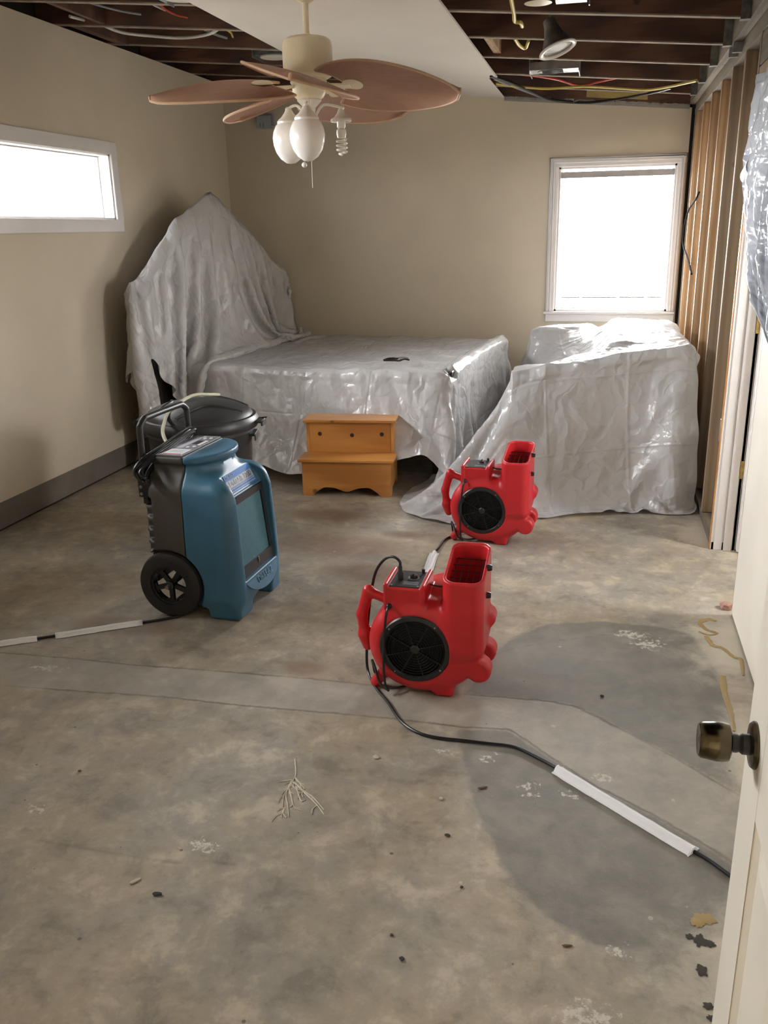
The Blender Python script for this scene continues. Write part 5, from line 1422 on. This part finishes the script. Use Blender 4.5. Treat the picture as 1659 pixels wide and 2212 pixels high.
sx_ = -1.32 + np.arange(nx_) * hS; sy_ = 4.40 + np.arange(ny_) * hS
Xg, Yg = np.meshgrid(sx_, sy_, indexing='ij')
S0 = np.stack([Xg, Yg, .96 + 0 * Xg], -1)
PS = drape(S0, hS, ssol, [(0, -9, XR - .012), (1, 0, YB - .03)], 300, seed=8, grow=.018, stiff=.6, fric=.92)
ssheet = tag(sheet_object('plastic_sheet', PS, hS, M_PLAST, seed=9, lim=1,
    keep=lambda u, v: (np.clip((.82 - u) / .74, 0, 9) ** 2.2 + np.clip((.82 - v) / .82, 0, 9) ** 2.2 < 1.12)), 'milky plastic sheet thrown over the sofa beside the stud wall', 'plastic sheet')

# ================================================================== CLEAR SHEET HANGING IN THE RIGHT DOORWAY
cn_, cm_ = 60, 90
tt = np.linspace(0, 1, cm_)
farY = np.interp(tt, [0, .42, .72, .90, 1], [4.06, 4.03, 3.80, 3.52, 3.26]); zz_ = np.interp(tt, [0, .42, .72, 1], [2.12, 1.70, 1.45, 1.21])
ss = np.linspace(0, 1, cn_)
Yc = farY[None] * (1 - ss[:, None]) + 2.85 * ss[:, None]
Zc = zz_[None] - .10 * ss[:, None] * tt[None]
w_ = .5 + .5 * np.sin(ss[:, None] * 31 + 2.2 * np.sin(tt[None] * 4.1) + 1.3) ** 3 + .4 * np.sin(ss[:, None] * 57 + tt[None] * 6)
Xc = .583 - .030 * np.clip(w_, 0, 1.4) - .03 * np.sin(PI * tt[None]) * (1 - ss[:, None])
CP = np.stack([Xc, Yc, Zc], -1).astype(np.float32)
curt, _ = crumple(CP, .022, 21, amp=(.006, .004, .002)); curt[..., 0] = np.minimum(curt[..., 0], .594)
n_, k_, _ = curt.shape; ii = np.arange(n_ * k_).reshape(n_, k_)
cf = np.stack([ii[:-1, :-1], ii[1:, :-1], ii[1:, 1:], ii[:-1, 1:]], -1).reshape(-1, 4)
uu, vv = np.meshgrid(np.arange(n_) * .006, np.arange(k_) * .004, indexing='ij')
co_ = tag(np_mesh('plastic_curtain', curt.reshape(-1, 3), cf, M_CURT, uv=np.stack([uu.ravel(), vv.ravel()], 1)), 'glossy clear plastic hung over the doorway in the right wall', 'plastic sheet')
fl_ = MB(); vs = []
for i in range(9):
    a = -.4 + 3.6 * i / 8; r_ = .022
    for j in range(2): vs.append((.534 - r_ * math.sin(a) * .8, 4.01 - .13 * j + .012 * math.sin(a), 1.72 + r_ * (1 - math.cos(a)) * 1.3 + .03 * j))
fl_.add(vs, [(2 * i, 2 * i + 1, 2 * i + 3, 2 * i + 2) for i in range(8)])
ft = fl_.build('tape_flap', M_TAPE, co_, smooth=True); ft.modifiers.new('thickness', 'SOLIDIFY').thickness = .001

# tangle of dark strap lying on the bed sheet
zt = .735
tl = tag(empty('folded_strap', (-1.30, 5.67, zt), math.radians(4)), 'small folded dark strap lying on the covered bed top', 'strap')
MB().tube([(-.09, .0, .004), (-.06, .02, .012), (-.01, .025, .014), (.0, .012, .012), (-.05, .004, .010), (-.085, -.006, .004), (-.02, -.012, .004), (.02, -.02, .004), (.05, -.006, .012), (.085, -.002, .006)], .006, 8).build('strap_loop', M_BLACK, tl, smooth=True)
MB().tube([(-.02, .02, .012), (.03, .016, .020), (.07, .008, .018), (.06, .0, .012), (.02, -.004, .010)], .005, 8).build('strap_tail', M_PANEL, tl, smooth=True)
